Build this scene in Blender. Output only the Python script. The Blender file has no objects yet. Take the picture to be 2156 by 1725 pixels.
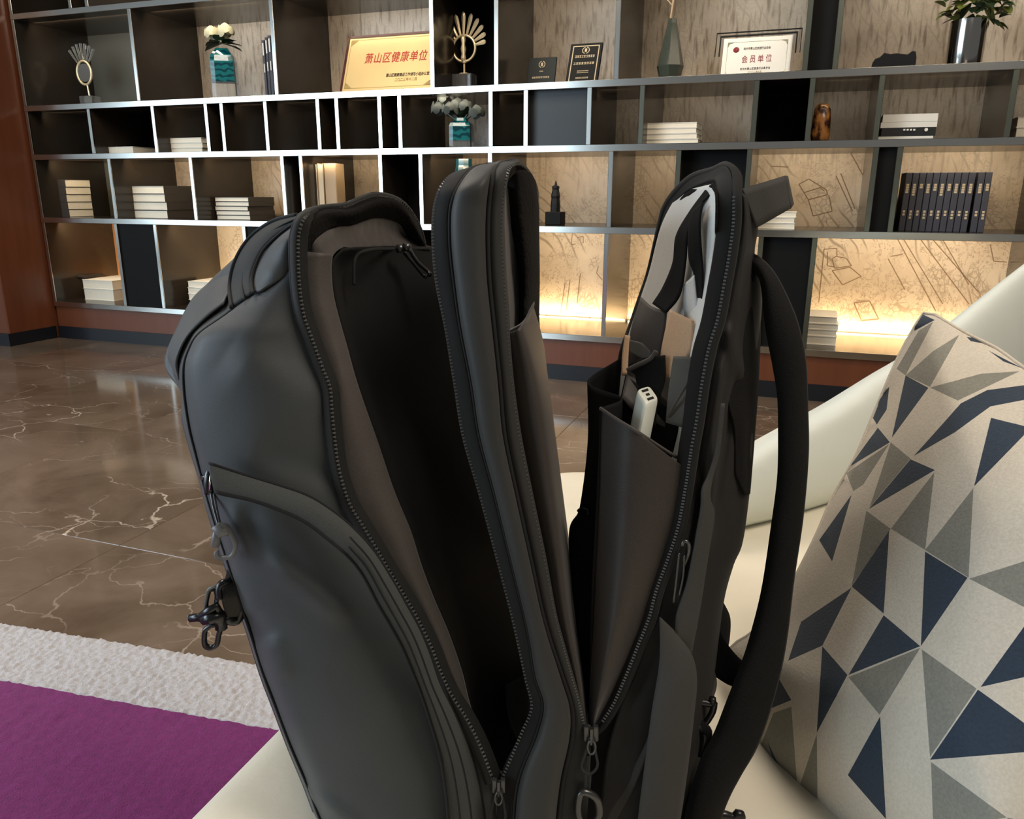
import bpy, math, random
import numpy as np
from mathutils import Vector, Matrix, noise
from mathutils.geometry import delaunay_2d_cdt
random.seed(7)
S = bpy.context.scene
COL = S.collection
R = math.radians

# ------------------------------------------------------------------ camera, world, lights, exposure
FPX, PITCH, ROLL, YAW, EYE = 1644.64, R(15.421), R(-0.191), R(19.8295), 1.0
cam_d = bpy.data.cameras.new('camera'); cam = bpy.data.objects.new('camera', cam_d); COL.objects.link(cam)
cam_d.sensor_fit = 'HORIZONTAL'; cam_d.sensor_width = 36.0; cam_d.lens = 36.0 * FPX / 2156.0
cam_d.clip_start = 0.02
cam.matrix_world = (Matrix.Translation((0, 0, EYE)) @ Matrix.Rotation(YAW, 4, 'Z')
                    @ Matrix.Rotation(math.pi / 2 - PITCH, 4, 'X') @ Matrix.Rotation(-ROLL, 4, 'Z'))
S.camera = cam
W = bpy.data.worlds.new('world'); S.world = W; W.use_nodes = True
W.node_tree.nodes['Background'].inputs[0].default_value = (0.78, 0.76, 0.74, 1)
W.node_tree.nodes['Background'].inputs[1].default_value = 0.17
vs = S.view_settings
vs.view_transform = 'Standard'; vs.look = 'None'; vs.gamma = 1.0; vs.exposure = 0.0; vs.use_curve_mapping = False


def area(name, loc, target, sx, sy, power, col, spread=180):
    l = bpy.data.lights.new(name, 'AREA'); l.shape = 'RECTANGLE'; l.size = sx; l.size_y = sy
    l.energy = power; l.color = col; l.spread = R(spread)
    o = bpy.data.objects.new(name, l); COL.objects.link(o)
    o.location = loc
    d = Vector(target) - Vector(loc)
    o.rotation_euler = d.to_track_quat('-Z', 'Y').to_euler()
    return o


area('window_light', (-7.7, -4.0, 1.75), (-7.7, 4.0, 1.75), 8.2, 2.9, 350, (0.68, 0.86, 1.0))
area('side_window_light', (-4.6, -0.6, 1.9), (-0.4, 0.7, 0.75), 1.6, 2.2, 105, (0.72, 0.86, 1.0))
area('ceiling_lamp_sofa', (1.0, 0.55, 2.9), (0.35, 0.75, 0.5), 0.9, 0.9, 42, (1.0, 0.89, 0.76))
area('ceiling_lamp_shelf', (-0.6, 2.6, 3.2), (-0.6, 4.5, 0.9), 6.0, 0.4, 60, (1.0, 0.82, 0.62))
area('floor_fill_light', (-2.2, 1.6, 3.2), (-2.2, 2.2, 0.0), 1.2, 1.2, 62, (1.0, 0.88, 0.74))  # added fill making up for the low ambient, not a fixture of the room

# ------------------------------------------------------------------ view geometry helpers
_cp, _sp = math.cos(PITCH), math.sin(PITCH)
_r = Vector((1, 0, 0)); _f = Vector((0, _cp, -_sp)); _dn = Vector((0, -_sp, -_cp))
_a = _r * math.cos(ROLL) + _dn * math.sin(ROLL); _b = -_r * math.sin(ROLL) + _dn * math.cos(ROLL)
_cy, _sy = math.cos(YAW), math.sin(YAW)


def rayc(px, py):
    return _a * ((px - 1078) / FPX) + _b * ((py - 862.5) / FPX) + _f


def toworld(v):
    return Vector((v[0] * _cy - v[1] * _sy, v[0] * _sy + v[1] * _cy, v[2]))


def B(px, py, Y):            # point at forward distance Y (m) from where the photographer stands
    v = rayc(px, py)
    P = toworld(v * (Y / v.y)); P.z += EYE
    return P


def onY(px, py, y):          # point on the vertical plane y
    v = toworld(rayc(px, py)); P = v * (y / v.y); P.z += EYE
    return P


def onZ(px, py, z):
    v = toworld(rayc(px, py)); P = v * ((z - EYE) / v.z); P.z += EYE
    return P


# ------------------------------------------------------------------ materials
def mat(name, col, rough=0.6, metal=0.0, var=0.0, vscale=6.0, bump=0.0, bscale=200.0, sheen=0.0,
        coat=0.0, trans=0.0, ior=1.45, emit=None, estr=0.0, alpha=1.0, spec=0.5):
    m = bpy.data.materials.new(name); m.use_nodes = True
    nt = m.node_tree; p = nt.nodes['Principled BSDF']
    c = (*col, 1)
    p.inputs['Base Color'].default_value = c
    p.inputs['Roughness'].default_value = rough; p.inputs['Metallic'].default_value = metal
    p.inputs['Specular IOR Level'].default_value = spec
    p.inputs['IOR'].default_value = ior
    p.inputs['Transmission Weight'].default_value = trans
    p.inputs['Coat Weight'].default_value = coat
    p.inputs['Sheen Weight'].default_value = sheen
    p.inputs['Alpha'].default_value = alpha
    if emit:
        p.inputs['Emission Color'].default_value = (*emit, 1); p.inputs['Emission Strength'].default_value = estr
    tc = nt.nodes.new('ShaderNodeTexCoord')
    if var > 0:
        n = nt.nodes.new('ShaderNodeTexNoise'); n.inputs['Scale'].default_value = vscale; n.inputs['Detail'].default_value = 5
        nt.links.new(tc.outputs['Object'], n.inputs['Vector'])
        mx = nt.nodes.new('ShaderNodeMix'); mx.data_type = 'RGBA'
        mx.inputs[6].default_value = (*[x * (1 - var) for x in col], 1)
        mx.inputs[7].default_value = (*[min(1, x * (1 + var)) for x in col], 1)
        nt.links.new(n.outputs[0], mx.inputs[0]); nt.links.new(mx.outputs[2], p.inputs['Base Color'])
    if bump > 0:
        n2 = nt.nodes.new('ShaderNodeTexNoise'); n2.inputs['Scale'].default_value = bscale; n2.inputs['Detail'].default_value = 3
        nt.links.new(tc.outputs['Object'], n2.inputs['Vector'])
        b = nt.nodes.new('ShaderNodeBump'); b.inputs['Strength'].default_value = bump; b.inputs['Distance'].default_value = 0.002
        nt.links.new(n2.outputs[0], b.inputs['Height']); nt.links.new(b.outputs[0], p.inputs['Normal'])
    return m


class NT:
    """tiny node-graph helper"""
    def __init__(s, name):
        s.m = bpy.data.materials.new(name); s.m.use_nodes = True; s.t = s.m.node_tree
        s.p = s.t.nodes['Principled BSDF']

    def n(s, typ, **kw):
        x = s.t.nodes.new(typ)
        for k, v in kw.items():
            if k.startswith('i_'):
                key = k[2:]; key = int(key) if key.isdigit() else key
                if isinstance(v, bpy.types.NodeSocket): s.t.links.new(v, x.inputs[key])
                else: x.inputs[key].default_value = v
            else: setattr(x, k, v)
        return x

    def math(s, op, a, b=None, c=None):
        x = s.t.nodes.new('ShaderNodeMath'); x.operation = op
        for i, v in enumerate((a, b, c)):
            if v is None: continue
            if isinstance(v, bpy.types.NodeSocket): s.t.links.new(v, x.inputs[i])
            else: x.inputs[i].default_value = v
        return x.outputs[0]

    def mix(s, f, a, b):
        x = s.t.nodes.new('ShaderNodeMix'); x.data_type = 'RGBA'
        for i, v in ((0, f), (6, a), (7, b)):
            if isinstance(v, bpy.types.NodeSocket): s.t.links.new(v, x.inputs[i])
            else: x.inputs[i].default_value = v if i == 0 else (*v, 1)
        return x.outputs[2]


def marble_mat():
    g = NT('brown_marble')
    tc = g.n('ShaderNodeTexCoord'); oi = g.n('ShaderNodeObjectInfo')
    off = g.n('ShaderNodeVectorMath', operation='SCALE', i_0=oi.outputs['Location'], i_Scale=3.7)
    v = g.n('ShaderNodeVectorMath', operation='ADD', i_0=tc.outputs['Object'], i_1=off.outputs[0]).outputs[0]
    big = g.n('ShaderNodeTexNoise', i_Vector=v, i_Scale=2.2, i_Detail=8.0, i_Roughness=0.6, i_Distortion=0.8)
    base = g.mix(g.n('ShaderNodeMapRange', i_Value=big.outputs[0], i_1=0.3, i_2=0.7).outputs[0], (0.088, 0.060, 0.040), (0.190, 0.140, 0.102))
    def vein(scale, w, seed):
        vv = g.n('ShaderNodeVectorMath', operation='ADD', i_0=v, i_1=(seed, seed * 2, 0)).outputs[0]
        wn = g.n('ShaderNodeTexNoise', i_Vector=vv, i_Scale=3.0, i_Detail=5.0)
        ws = g.n('ShaderNodeVectorMath', operation='SCALE', i_0=wn.outputs['Color'], i_Scale=0.42).outputs[0]
        vw = g.n('ShaderNodeVectorMath', operation='ADD', i_0=vv, i_1=ws).outputs[0]
        st = g.n('ShaderNodeMapping', i_Vector=vw); st.inputs['Scale'].default_value = (0.55, 1.25, 1); st.inputs['Rotation'].default_value = (0, 0, 0.5)
        n = g.n('ShaderNodeTexVoronoi', feature='DISTANCE_TO_EDGE', i_Vector=st.outputs[0], i_Scale=scale)
        line = g.n('ShaderNodeMapRange', i_Value=n.outputs['Distance'], i_1=0.0, i_2=w, i_3=1.0, i_4=0.0).outputs[0]
        k = g.n('ShaderNodeTexNoise', i_Vector=vv, i_Scale=1.7, i_Detail=2.0)
        msk = g.n('ShaderNodeMapRange', i_Value=k.outputs[0], i_1=0.50, i_2=0.66).outputs[0]
        return g.math('MULTIPLY', line, msk)
    vm = g.math('MAXIMUM', vein(2.0, 0.008, 3.1), g.math('MULTIPLY', vein(4.2, 0.013, 9.7), 0.5))
    colr = g.mix(g.math('MULTIPLY', vm, 0.85), base, (0.62, 0.53, 0.44))
    g.t.links.new(colr, g.p.inputs['Base Color'])
    g.p.inputs['Roughness'].default_value = 0.10
    return g.m


def map_print_mat():
    """engraved antique-map print: coastlines, street bands, tiny blocks"""
    g = NT('map_print_panel')
    ge = g.n('ShaderNodeNewGeometry')
    pos = ge.outputs['Position']
    w = g.n('ShaderNodeTexNoise', i_Vector=pos, i_Scale=1.6, i_Detail=2.0)
    wv = g.n('ShaderNodeVectorMath', operation='SCALE', i_0=w.outputs['Color'], i_Scale=0.35).outputs[0]
    v = g.n('ShaderNodeVectorMath', operation='ADD', i_0=pos, i_1=wv).outputs[0]
    flat = g.n('ShaderNodeMapping', i_Vector=v); flat.inputs['Scale'].default_value = (1, 0.0, 1)
    fv = flat.outputs[0]
    tone = g.n('ShaderNodeTexNoise', i_Vector=fv, i_Scale=2.4, i_Detail=6.0, i_Roughness=0.65)
    base = g.mix(g.n('ShaderNodeMapRange', i_Value=tone.outputs[0], i_1=0.32, i_2=0.68).outputs[0], (0.42, 0.33, 0.24), (0.62, 0.52, 0.40))
    n1 = g.n('ShaderNodeTexNoise', i_Vector=fv, i_Scale=11.0, i_Detail=8.0, i_Roughness=0.66)
    c1 = g.math('ABSOLUTE', g.math('SUBTRACT', g.math('FRACT', g.math('MULTIPLY', n1.outputs[0], 9.0)), 0.5))
    l1 = g.n('ShaderNodeMapRange', i_Value=c1, i_1=0.03, i_2=0.10, i_3=1.0, i_4=0.0).outputs[0]
    m1 = g.n('ShaderNodeTexNoise', i_Vector=fv, i_Scale=4.3, i_Detail=2.0)
    l1 = g.math('MULTIPLY', l1, g.n('ShaderNodeMapRange', i_Value=m1.outputs[0], i_1=0.42, i_2=0.52).outputs[0])
    # street bands, slanted
    rot = g.n('ShaderNodeMapping', i_Vector=fv); rot.inputs['Rotation'].default_value = (0, R(32), 0)
    wa = g.n('ShaderNodeTexWave', wave_type='BANDS', bands_direction='X', i_Vector=rot.outputs[0], i_Scale=5.5, i_Distortion=1.2, i_Detail=3.0)
    wa.inputs['Detail Scale'].default_value = 2.0
    l2 = g.n('ShaderNodeMapRange', i_Value=wa.outputs['Fac'], i_1=0.0, i_2=0.14, i_3=1.0, i_4=0.0).outputs[0]
    m2 = g.n('ShaderNodeTexNoise', i_Vector=fv, i_Scale=2.7, i_Detail=1.0)
    l2 = g.math('MULTIPLY', l2, g.n('ShaderNodeMapRange', i_Value=m2.outputs[0], i_1=0.50, i_2=0.60).outputs[0])
    vo = g.n('ShaderNodeTexVoronoi', feature='DISTANCE_TO_EDGE', i_Vector=rot.outputs[0], i_Scale=34.0)
    l3 = g.n('ShaderNodeMapRange', i_Value=vo.outputs['Distance'], i_1=0.04, i_2=0.10, i_3=1.0, i_4=0.0).outputs[0]
    m3 = g.n('ShaderNodeTexNoise', i_Vector=fv, i_Scale=5.1, i_Detail=1.0)
    l3 = g.math('MULTIPLY', l3, g.n('ShaderNodeMapRange', i_Value=m3.outputs[0], i_1=0.55, i_2=0.62).outputs[0])
    # fine vertical hatching of the upper sheet
    sm = g.n('ShaderNodeMapping', i_Vector=pos); sm.inputs['Scale'].default_value = (46, 0, 7)
    st = g.n('ShaderNodeTexNoise', i_Vector=sm.outputs[0], i_Scale=1.0, i_Detail=3.0)
    sx = g.n('ShaderNodeSeparateXYZ', i_0=pos)
    up = g.n('ShaderNodeMapRange', i_Value=sx.outputs[2], i_1=0.8, i_2=1.5).outputs[0]
    l4 = g.math('MULTIPLY', g.n('ShaderNodeMapRange', i_Value=st.outputs[0], i_1=0.50, i_2=0.66).outputs[0], up)
    ln = g.math('MAXIMUM', g.math('MULTIPLY', l1, 0.75), g.math('MAXIMUM', g.math('MULTIPLY', l2, 0.7), g.math('MULTIPLY', l3, 0.5)))
    ln = g.math('MULTIPLY', ln, g.math('SUBTRACT', 1.0, g.math('MULTIPLY', up, 0.6)))
    ln = g.math('MAXIMUM', ln, g.math('MULTIPLY', l4, 0.75))
    c = g.mix(ln, base, (0.17, 0.105, 0.06))
    g.t.links.new(c, g.p.inputs['Base Color'])
    g.p.inputs['Roughness'].default_value = 0.38
    return g.m


def teal_mat():
    g = NT('banded_teal_glass')
    tc = g.n('ShaderNodeTexCoord')
    w = g.n('ShaderNodeTexWave', wave_type='BANDS', bands_direction='Z', i_Vector=tc.outputs['Object'], i_Scale=9.0, i_Distortion=5.0, i_Detail=1.0)
    w.inputs['Detail Scale'].default_value = 2.5
    c = g.mix(g.n('ShaderNodeMapRange', i_Value=w.outputs['Fac'], i_1=0.25, i_2=0.6).outputs[0], (0.002, 0.055, 0.070), (0.012, 0.18, 0.19))
    g.t.links.new(c, g.p.inputs['Base Color']); g.p.inputs['Roughness'].default_value = 0.08
    g.p.inputs['Transmission Weight'].default_value = 0.35; g.p.inputs['Coat Weight'].default_value = 0.3
    return g.m


def amber_mat():
    g = NT('amber_mottled_lacquer')
    tc = g.n('ShaderNodeTexCoord')
    mp = g.n('ShaderNodeMapping', i_Vector=tc.outputs['Object']); mp.inputs['Scale'].default_value = (1, 1, .55)
    n = g.n('ShaderNodeTexNoise', i_Vector=mp.outputs[0], i_Scale=34.0, i_Detail=4.0)
    c = g.mix(g.n('ShaderNodeMapRange', i_Value=n.outputs[0], i_1=0.43, i_2=0.58).outputs[0], (0.035, 0.009, 0.004), (0.36, 0.15, 0.035))
    g.t.links.new(c, g.p.inputs['Base Color']); g.p.inputs['Roughness'].default_value = 0.22
    return g.m


def wood_mat():
    g = NT('red_brown_veneer')
    tc = g.n('ShaderNodeTexCoord')
    mp = g.n('ShaderNodeMapping', i_Vector=tc.outputs['Object']); mp.inputs['Scale'].default_value = (14, 14, 1.2)
    n = g.n('ShaderNodeTexNoise', i_Vector=mp.outputs[0], i_Scale=2.0, i_Detail=5.0)
    c = g.mix(n.outputs[0], (0.095, 0.027, 0.011), (0.150, 0.048, 0.020))
    g.t.links.new(c, g.p.inputs['Base Color']); g.p.inputs['Roughness'].default_value = 0.32
    return g.m


def fabric(name, col, rough=0.72, weave=1400.0, var=0.12, bump=0.25, sheen=0.15):
    g = NT(name)
    tc = g.n('ShaderNodeTexCoord')
    n = g.n('ShaderNodeTexNoise', i_Vector=tc.outputs['Object'], i_Scale=9.0, i_Detail=4.0)
    f = g.n('ShaderNodeTexNoise', i_Vector=tc.outputs['Object'], i_Scale=weave, i_Detail=1.0)
    fac = g.math('ADD', g.math('MULTIPLY', n.outputs[0], 0.5), g.math('MULTIPLY', f.outputs[0], 0.5))
    c = g.mix(g.n('ShaderNodeMapRange', i_Value=fac, i_1=0.3, i_2=0.7).outputs[0], [x * (1 - var) for x in col], [x * (1 + var) for x in col])
    g.t.links.new(c, g.p.inputs['Base Color'])
    b = g.n('ShaderNodeBump', i_Strength=bump, i_Distance=0.0006, i_Height=f.outputs[0])
    g.t.links.new(b.outputs[0], g.p.inputs['Normal'])
    g.p.inputs['Specular IOR Level'].default_value = 0.28
    g.p.inputs['Roughness'].default_value = rough; g.p.inputs['Sheen Weight'].default_value = sheen
    return g.m


M = dict(
    marble=marble_mat(), mapp=map_print_mat(), wood=wood_mat(),
    olive=mat('olive_grey_panel', (0.115, 0.112, 0.092), 0.25, var=0.1, vscale=3),
    orange_lit=mat('orange_lit_back', (0.36, 0.155, 0.05), 0.4, var=0.15, vscale=5),  # warm light painted as orange on the lower left compartment's back
    black_base=mat('black_baseboard', (0.008, 0.009, 0.012), 0.35),
    board=mat('bronzed_black_metal', (0.024, 0.018, 0.013), 0.20, var=0.25, vscale=3, spec=0.6),
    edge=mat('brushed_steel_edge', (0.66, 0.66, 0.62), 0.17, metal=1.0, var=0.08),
    blackp=mat('matt_black_panel', (0.0035, 0.0035, 0.0035), 0.6, spec=0.2),
    greyp=mat('slate_panel', (0.020, 0.025, 0.030), 0.42, var=0.1),
    led=mat('led_diffuser', (1, 0.9, 0.7), 0.5, emit=(1.0, 0.72, 0.36), estr=6.0),
    slate=fabric('slate_nylon', (0.047, 0.052, 0.054), 0.52, weave=1900, var=0.2, bump=0.22, sheen=0.12),
    flap=fabric('grey_knit_flap', (0.060, 0.064, 0.060), 0.7, weave=1600, var=0.3, bump=0.5, sheen=0.08),
    slate2=fabric('slate_nylon_strip', (0.034, 0.034, 0.032), 0.55, sheen=0.08),
    tape=fabric('charcoal_zip_tape', (0.011, 0.011, 0.010), 0.8, weave=2600, sheen=0.03),
    tape2=fabric('grey_zip_flap', (0.026, 0.026, 0.024), 0.75, weave=2600, sheen=0.05),
    teeth=mat('zip_teeth', (0.10, 0.10, 0.10), 0.35, spec=0.6),
    seam=mat('dark_seam_and_crease_shade', (0.006, 0.006, 0.007), 0.8),
    lining=fabric('taupe_lining', (0.070, 0.059, 0.052), 0.55, weave=900, var=0.2, sheen=0.2),
    inner=fabric('black_inner_cloth', (0.0045, 0.0045, 0.0045), 0.9, sheen=0.0),
    fleece=mat('black_fleece', (0.006, 0.005, 0.0045), 0.95, bump=0.9, bscale=260, spec=0.2),
    greylin=fabric('light_grey_lining', (0.74, 0.74, 0.71), 0.5, weave=700, var=0.10, sheen=0.2),
    twill=fabric('brown_twill', (0.040, 0.032, 0.027), 0.5, weave=900, var=0.25, sheen=0.12),
    tan=fabric('tan_and_lit_pocket_cloth', (0.74, 0.47, 0.28), 0.6, weave=900),  # tan loop cloth; also carries the orange light painted on one pocket piece
    mesh=fabric('grey_mesh', (0.12, 0.115, 0.10), 0.6, weave=1800, var=0.3),
    mesh3=fabric('black_spacer_mesh', (0.0050, 0.0045, 0.0042), 0.9, weave=700, var=0.5, bump=0.8, sheen=0.0),
    dark=fabric('dark_nylon', (0.017, 0.0155, 0.0145), 0.65, sheen=0.03),
    web=fabric('grey_webbing', (0.048, 0.045, 0.041), 0.7, weave=1500, var=0.15, sheen=0.03),
    plastic=mat('black_plastic', (0.010, 0.010, 0.011), 0.28, spec=0.6),
    ring=mat('grey_plastic_ring', (0.16, 0.165, 0.165), 0.4),
    slider=mat('gunmetal_slider', (0.10, 0.10, 0.10), 0.3, metal=0.8),
    pbank=mat('pale_green_white_plastic', (0.78, 0.80, 0.70), 0.38),
    port=mat('dark_port', (0.02, 0.018, 0.015), 0.4),
    leather=mat('cream_leather', (0.80, 0.74, 0.60), 0.42, var=0.07, vscale=14, bump=0.25, bscale=60),
    leather2=mat('white_leather', (0.72, 0.76, 0.70), 0.40, var=0.05, vscale=8, bump=0.2, bscale=50),
    linen=fabric('beige_linen_print', (0.62, 0.565, 0.475), 0.85, weave=420, var=0.12, bump=0.5),
    navy=fabric('navy_linen_print', (0.027, 0.043, 0.068), 0.85, weave=420, var=0.2, bump=0.5),
    grey=fabric('sage_grey_linen_print', (0.24, 0.235, 0.20), 0.85, weave=420, var=0.18, bump=0.5),
    rugw=mat('pale_grey_pile', (0.43, 0.415, 0.43), 0.95, var=0.35, vscale=160, bump=0.8, bscale=300, sheen=0.3),
    rugp=mat('purple_pile', (0.15, 0.012, 0.11), 0.95, var=0.4, vscale=120, bump=0.8, bscale=320, sheen=0.1),
    pages=mat('cream_pages', (0.76, 0.70, 0.57), 0.7, var=0.06, vscale=40),
    coverw=mat('white_cover', (0.72, 0.69, 0.62), 0.45),
    coverd=mat('dark_brown_cover', (0.055, 0.045, 0.038), 0.45),
    covert=mat('tan_cover', (0.34, 0.24, 0.14), 0.5),
    coverb=mat('black_cover', (0.012, 0.012, 0.012), 0.4),
    covern=mat('blue_grey_cover', (0.046, 0.046, 0.058), 0.55, var=0.15),
    gold=mat('gold_plate', (0.66, 0.49, 0.23), 0.38, metal=0.45, var=0.08, vscale=5),
    goldm=mat('polished_gold', (0.92, 0.76, 0.48), 0.3, metal=0.55),
    maroon=mat('maroon_frame', (0.055, 0.006, 0.006), 0.3),
    redink=mat('red_ink', (0.42, 0.022, 0.012), 0.5),
    darkred=mat('dark_red_ink', (0.23, 0.02, 0.025), 0.5),
    ink=mat('black_ink', (0.035, 0.025, 0.015), 0.6),
    paleink=mat('brown_ink', (0.30, 0.19, 0.05), 0.6),
    goldink=mat('gold_ink', (0.55, 0.44, 0.27), 0.5),
    crystal=mat('clear_crystal', (0.95, 0.96, 0.95), 0.04, trans=0.92, ior=1.45),
    tealg=teal_mat(),
    tealg2=mat('deep_teal_glaze', (0.003, 0.030, 0.046), 0.3, coat=0.15),
    smoke=mat('smoky_green_glass', (0.075, 0.09, 0.07), 0.12, trans=0.45, ior=1.3),
    blacks=mat('black_stone', (0.004, 0.0045, 0.005), 0.55, bump=0.4, bscale=60, spec=0.25),
    chrome=mat('polished_steel', (0.52, 0.51, 0.48), 0.12, metal=1.0),
    amber=amber_mat(),
    leaf=mat('olive_leaf', (0.115, 0.135, 0.022), 0.5, var=0.35, vscale=30),
    leafd=mat('dark_leaf', (0.018, 0.035, 0.014), 0.45, var=0.3, vscale=30),
    petal=mat('cream_petal', (0.52, 0.48, 0.31), 0.6, var=0.12, vscale=40),
    petalg=mat('dusty_grey_petal', (0.075, 0.082, 0.070), 0.7, var=0.3, vscale=40),
    plaqueb=mat('black_award_face', (0.006, 0.006, 0.006), 0.6, spec=0.25),
    plaqueg=mat('charcoal_award_face', (0.022, 0.026, 0.026), 0.6, spec=0.25),
    paper=mat('white_certificate', (0.74, 0.71, 0.64), 0.5, var=0.03),
    lineart=mat('sepia_line_print', (0.20, 0.125, 0.07), 0.5),
    dim_edge_print=mat('dim_steel_edge_print', (0.22, 0.235, 0.19), 0.22, metal=0.9, var=0.1),  # edge steel darkened for weaker reflections at right; also the certificate border
)


# ------------------------------------------------------------------ object helpers
def link(name, me, m=None, parent=None):
    o = bpy.data.objects.new(name, me); COL.objects.link(o)
    if m is not None: me.materials.append(m)
    if parent is not None: o.parent = parent
    return o


def obj(name, verts, faces, m, parent=None, smooth=False):
    me = bpy.data.meshes.new(name)
    if parent is not None:
        iv = parent.matrix_basis.inverted() if parent.parent is None else (parent.parent.matrix_basis @ parent.matrix_basis).inverted()
        verts = [iv @ Vector(v) for v in verts]
    me.from_pydata([tuple(v) for v in verts], [], faces); me.update()
    if smooth:
        me.polygons.foreach_set('use_smooth', [True] * len(me.polygons))
    return link(name, me, m, parent)


def thing(name, label, cat, loc=(0, 0, 0), group=None):
    o = bpy.data.objects.new(name, None); COL.objects.link(o); o.location = loc; o.empty_display_size = 0.02
    o['label'] = label; o['category'] = cat
    if group: o['group'] = group
    return o


def tag(o, label, cat, group=None):
    o['label'] = label; o['category'] = cat
    if group: o['group'] = group
    return o


def struct(o):
    o['kind'] = 'structure'; return o


class MB:
    """collects shapes into one mesh"""
    def __init__(s): s.v = []; s.f = []

    def add(s, v, f):
        k = len(s.v); s.v += [Vector(x) for x in v]; s.f += [tuple(i + k for i in q) for q in f]; return s

    def box(s, x0, x1, y0, y1, z0, z1, mtx=None):
        v = [Vector((x, y, z)) for z in (z0, z1) for y in (y0, y1) for x in (x0, x1)]
        if mtx is not None: v = [mtx @ p for p in v]
        return s.add(v, [(0, 2, 3, 1), (4, 5, 7, 6), (0, 1, 5, 4), (2, 6, 7, 3), (0, 4, 6, 2), (1, 3, 7, 5)])

    def bbox(s, x0, x1, y0, y1, z0, z1, b=0.002, mtx=None):   # box with chamfered edges
        v = []; idx = {}
        for ix, (xa, xs) in enumerate(((x0, 1), (x1, -1))):
            for iy, (ya, ys) in enumerate(((y0, 1), (y1, -1))):
                for iz, (za, zs) in enumerate(((z0, 1), (z1, -1))):
                    for ax in range(3):
                        p = [xa + xs * b, ya + ys * b, za + zs * b]; p[ax] = (xa, ya, za)[ax]
                        idx[(ix, iy, iz, ax)] = len(v); v.append(Vector(p))
        f = []
        for ax in range(3):
            o1, o2 = [(1, 2), (0, 2), (0, 1)][ax]
            for sd in (0, 1):
                q = []
                for (a, c) in ((0, 0), (1, 0), (1, 1), (0, 1)):
                    k = [0, 0, 0]; k[ax] = sd; k[o1] = a; k[o2] = c; q.append(idx[(*k, ax)])
                f.append(tuple(q))
        for ax in range(3):      # edges parallel to ax
            o1, o2 = [(1, 2), (0, 2), (0, 1)][ax]
            for a in (0, 1):
                for c in (0, 1):
                    k0 = [0, 0, 0]; k0[o1] = a; k0[o2] = c; k1 = list(k0); k1[ax] = 1
                    f.append((idx[(*k0, o1)], idx[(*k1, o1)], idx[(*k1, o2)], idx[(*k0, o2)]))
        for ix in (0, 1):
            for iy in (0, 1):
                for iz in (0, 1): f.append(tuple(idx[(ix, iy, iz, a)] for a in range(3)))
        if mtx is not None: v = [mtx @ p for p in v]
        return s.add(v, f)

    def tube(s, pts, r, n=8, closed=False, flat=1.0, up=None):
        pts = [Vector(p) for p in pts]; k = len(pts); rings = []
        prev = None
        for i in range(k):
            a = pts[(i - 1) % k] if (closed or i > 0) else pts[i]
            c = pts[(i + 1) % k] if (closed or i < k - 1) else pts[i]
            t = (c - a).normalized()
            if prev is None:
                u = Vector(up) if up is not None else (Vector((0, 0, 1)) if abs(t.z) < 0.9 else Vector((1, 0, 0)))
            else: u = prev
            u = (u - t * u.dot(t)).normalized(); prev = u; w = t.cross(u)
            rr = r[i] if isinstance(r, (list, tuple)) else r
            rings.append([pts[i] + (u * math.cos(q) * rr * flat + w * math.sin(q) * rr) for q in [2 * math.pi * j / n for j in range(n)]])
        v = [p for g in rings for p in g]; f = []
        for i in range(k if closed else k - 1):
            for j in range(n):
                f.append((i * n + j, i * n + (j + 1) % n, ((i + 1) % k) * n + (j + 1) % n, ((i + 1) % k) * n + j))
        if not closed: f += [tuple(range(n))[::-1], tuple((k - 1) * n + j for j in range(n))]
        return s.add(v, f)

    def lathe(s, prof, c, n=24, sq=0.0, rot=0.0):     # prof [(r,z)] ; sq squares the section
        v = []
        for (r, z) in prof:
            for j in range(n):
                a = 2 * math.pi * j / n
                k = 1.0
                if sq: k = 1.0 / (abs(math.cos(a)) ** (2 + sq * 8) + abs(math.sin(a)) ** (2 + sq * 8)) ** (1 / (2 + sq * 8))
                v.append(Vector((c[0] + r * k * math.cos(a + rot), c[1] + r * k * math.sin(a + rot), c[2] + z)))
        f = []
        for i in range(len(prof) - 1):
            for j in range(n): f.append((i * n + j, i * n + (j + 1) % n, (i + 1) * n + (j + 1) % n, (i + 1) * n + j))
        f += [tuple(range(n))[::-1], tuple((len(prof) - 1) * n + j for j in range(n))]
        return s.add(v, f)

    def build(s, name, m, parent=None, smooth=False): return obj(name, s.v, s.f, m, parent, smooth)


def shade(o, ang=40):
    me = o.data; me.polygons.foreach_set('use_smooth', [True] * len(me.polygons))
    md = o.modifiers.new('edge', 'EDGE_SPLIT'); md.split_angle = R(ang); return o


def cr(P, t):
    """Catmull-Rom through list of vectors (numpy), t in [0, len-1]"""
    n = len(P); i = min(int(t), n - 2); u = t - i
    p1, p2 = P[i], P[i + 1]
    p0 = P[i - 1] if i > 0 else 2 * p1 - p2
    p3 = P[i + 2] if i < n - 2 else 2 * p2 - p1
    return 0.5 * (2 * p1 + (p2 - p0) * u + (2 * p0 - 5 * p1 + 4 * p2 - p3) * u * u + (3 * p1 - p0 - 3 * p2 + p3) * u ** 3)


def curve(pts, n):
    P = [np.array(p, float) for p in pts]
    return [cr(P, (len(P) - 1) * k / (n - 1)) for k in range(n)]


def arcs(pts, n):
    """resample a control polyline to n points evenly along its length"""
    D = curve(pts, max(200, n * 4)); D = np.array(D)
    L = np.concatenate([[0], np.cumsum(np.linalg.norm(np.diff(D[:, :2], axis=0), axis=1))])
    q = np.linspace(0, L[-1], n)
    return [np.array([np.interp(x, L, D[:, c]) for c in range(D.shape[1])]) for x in q]


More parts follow.
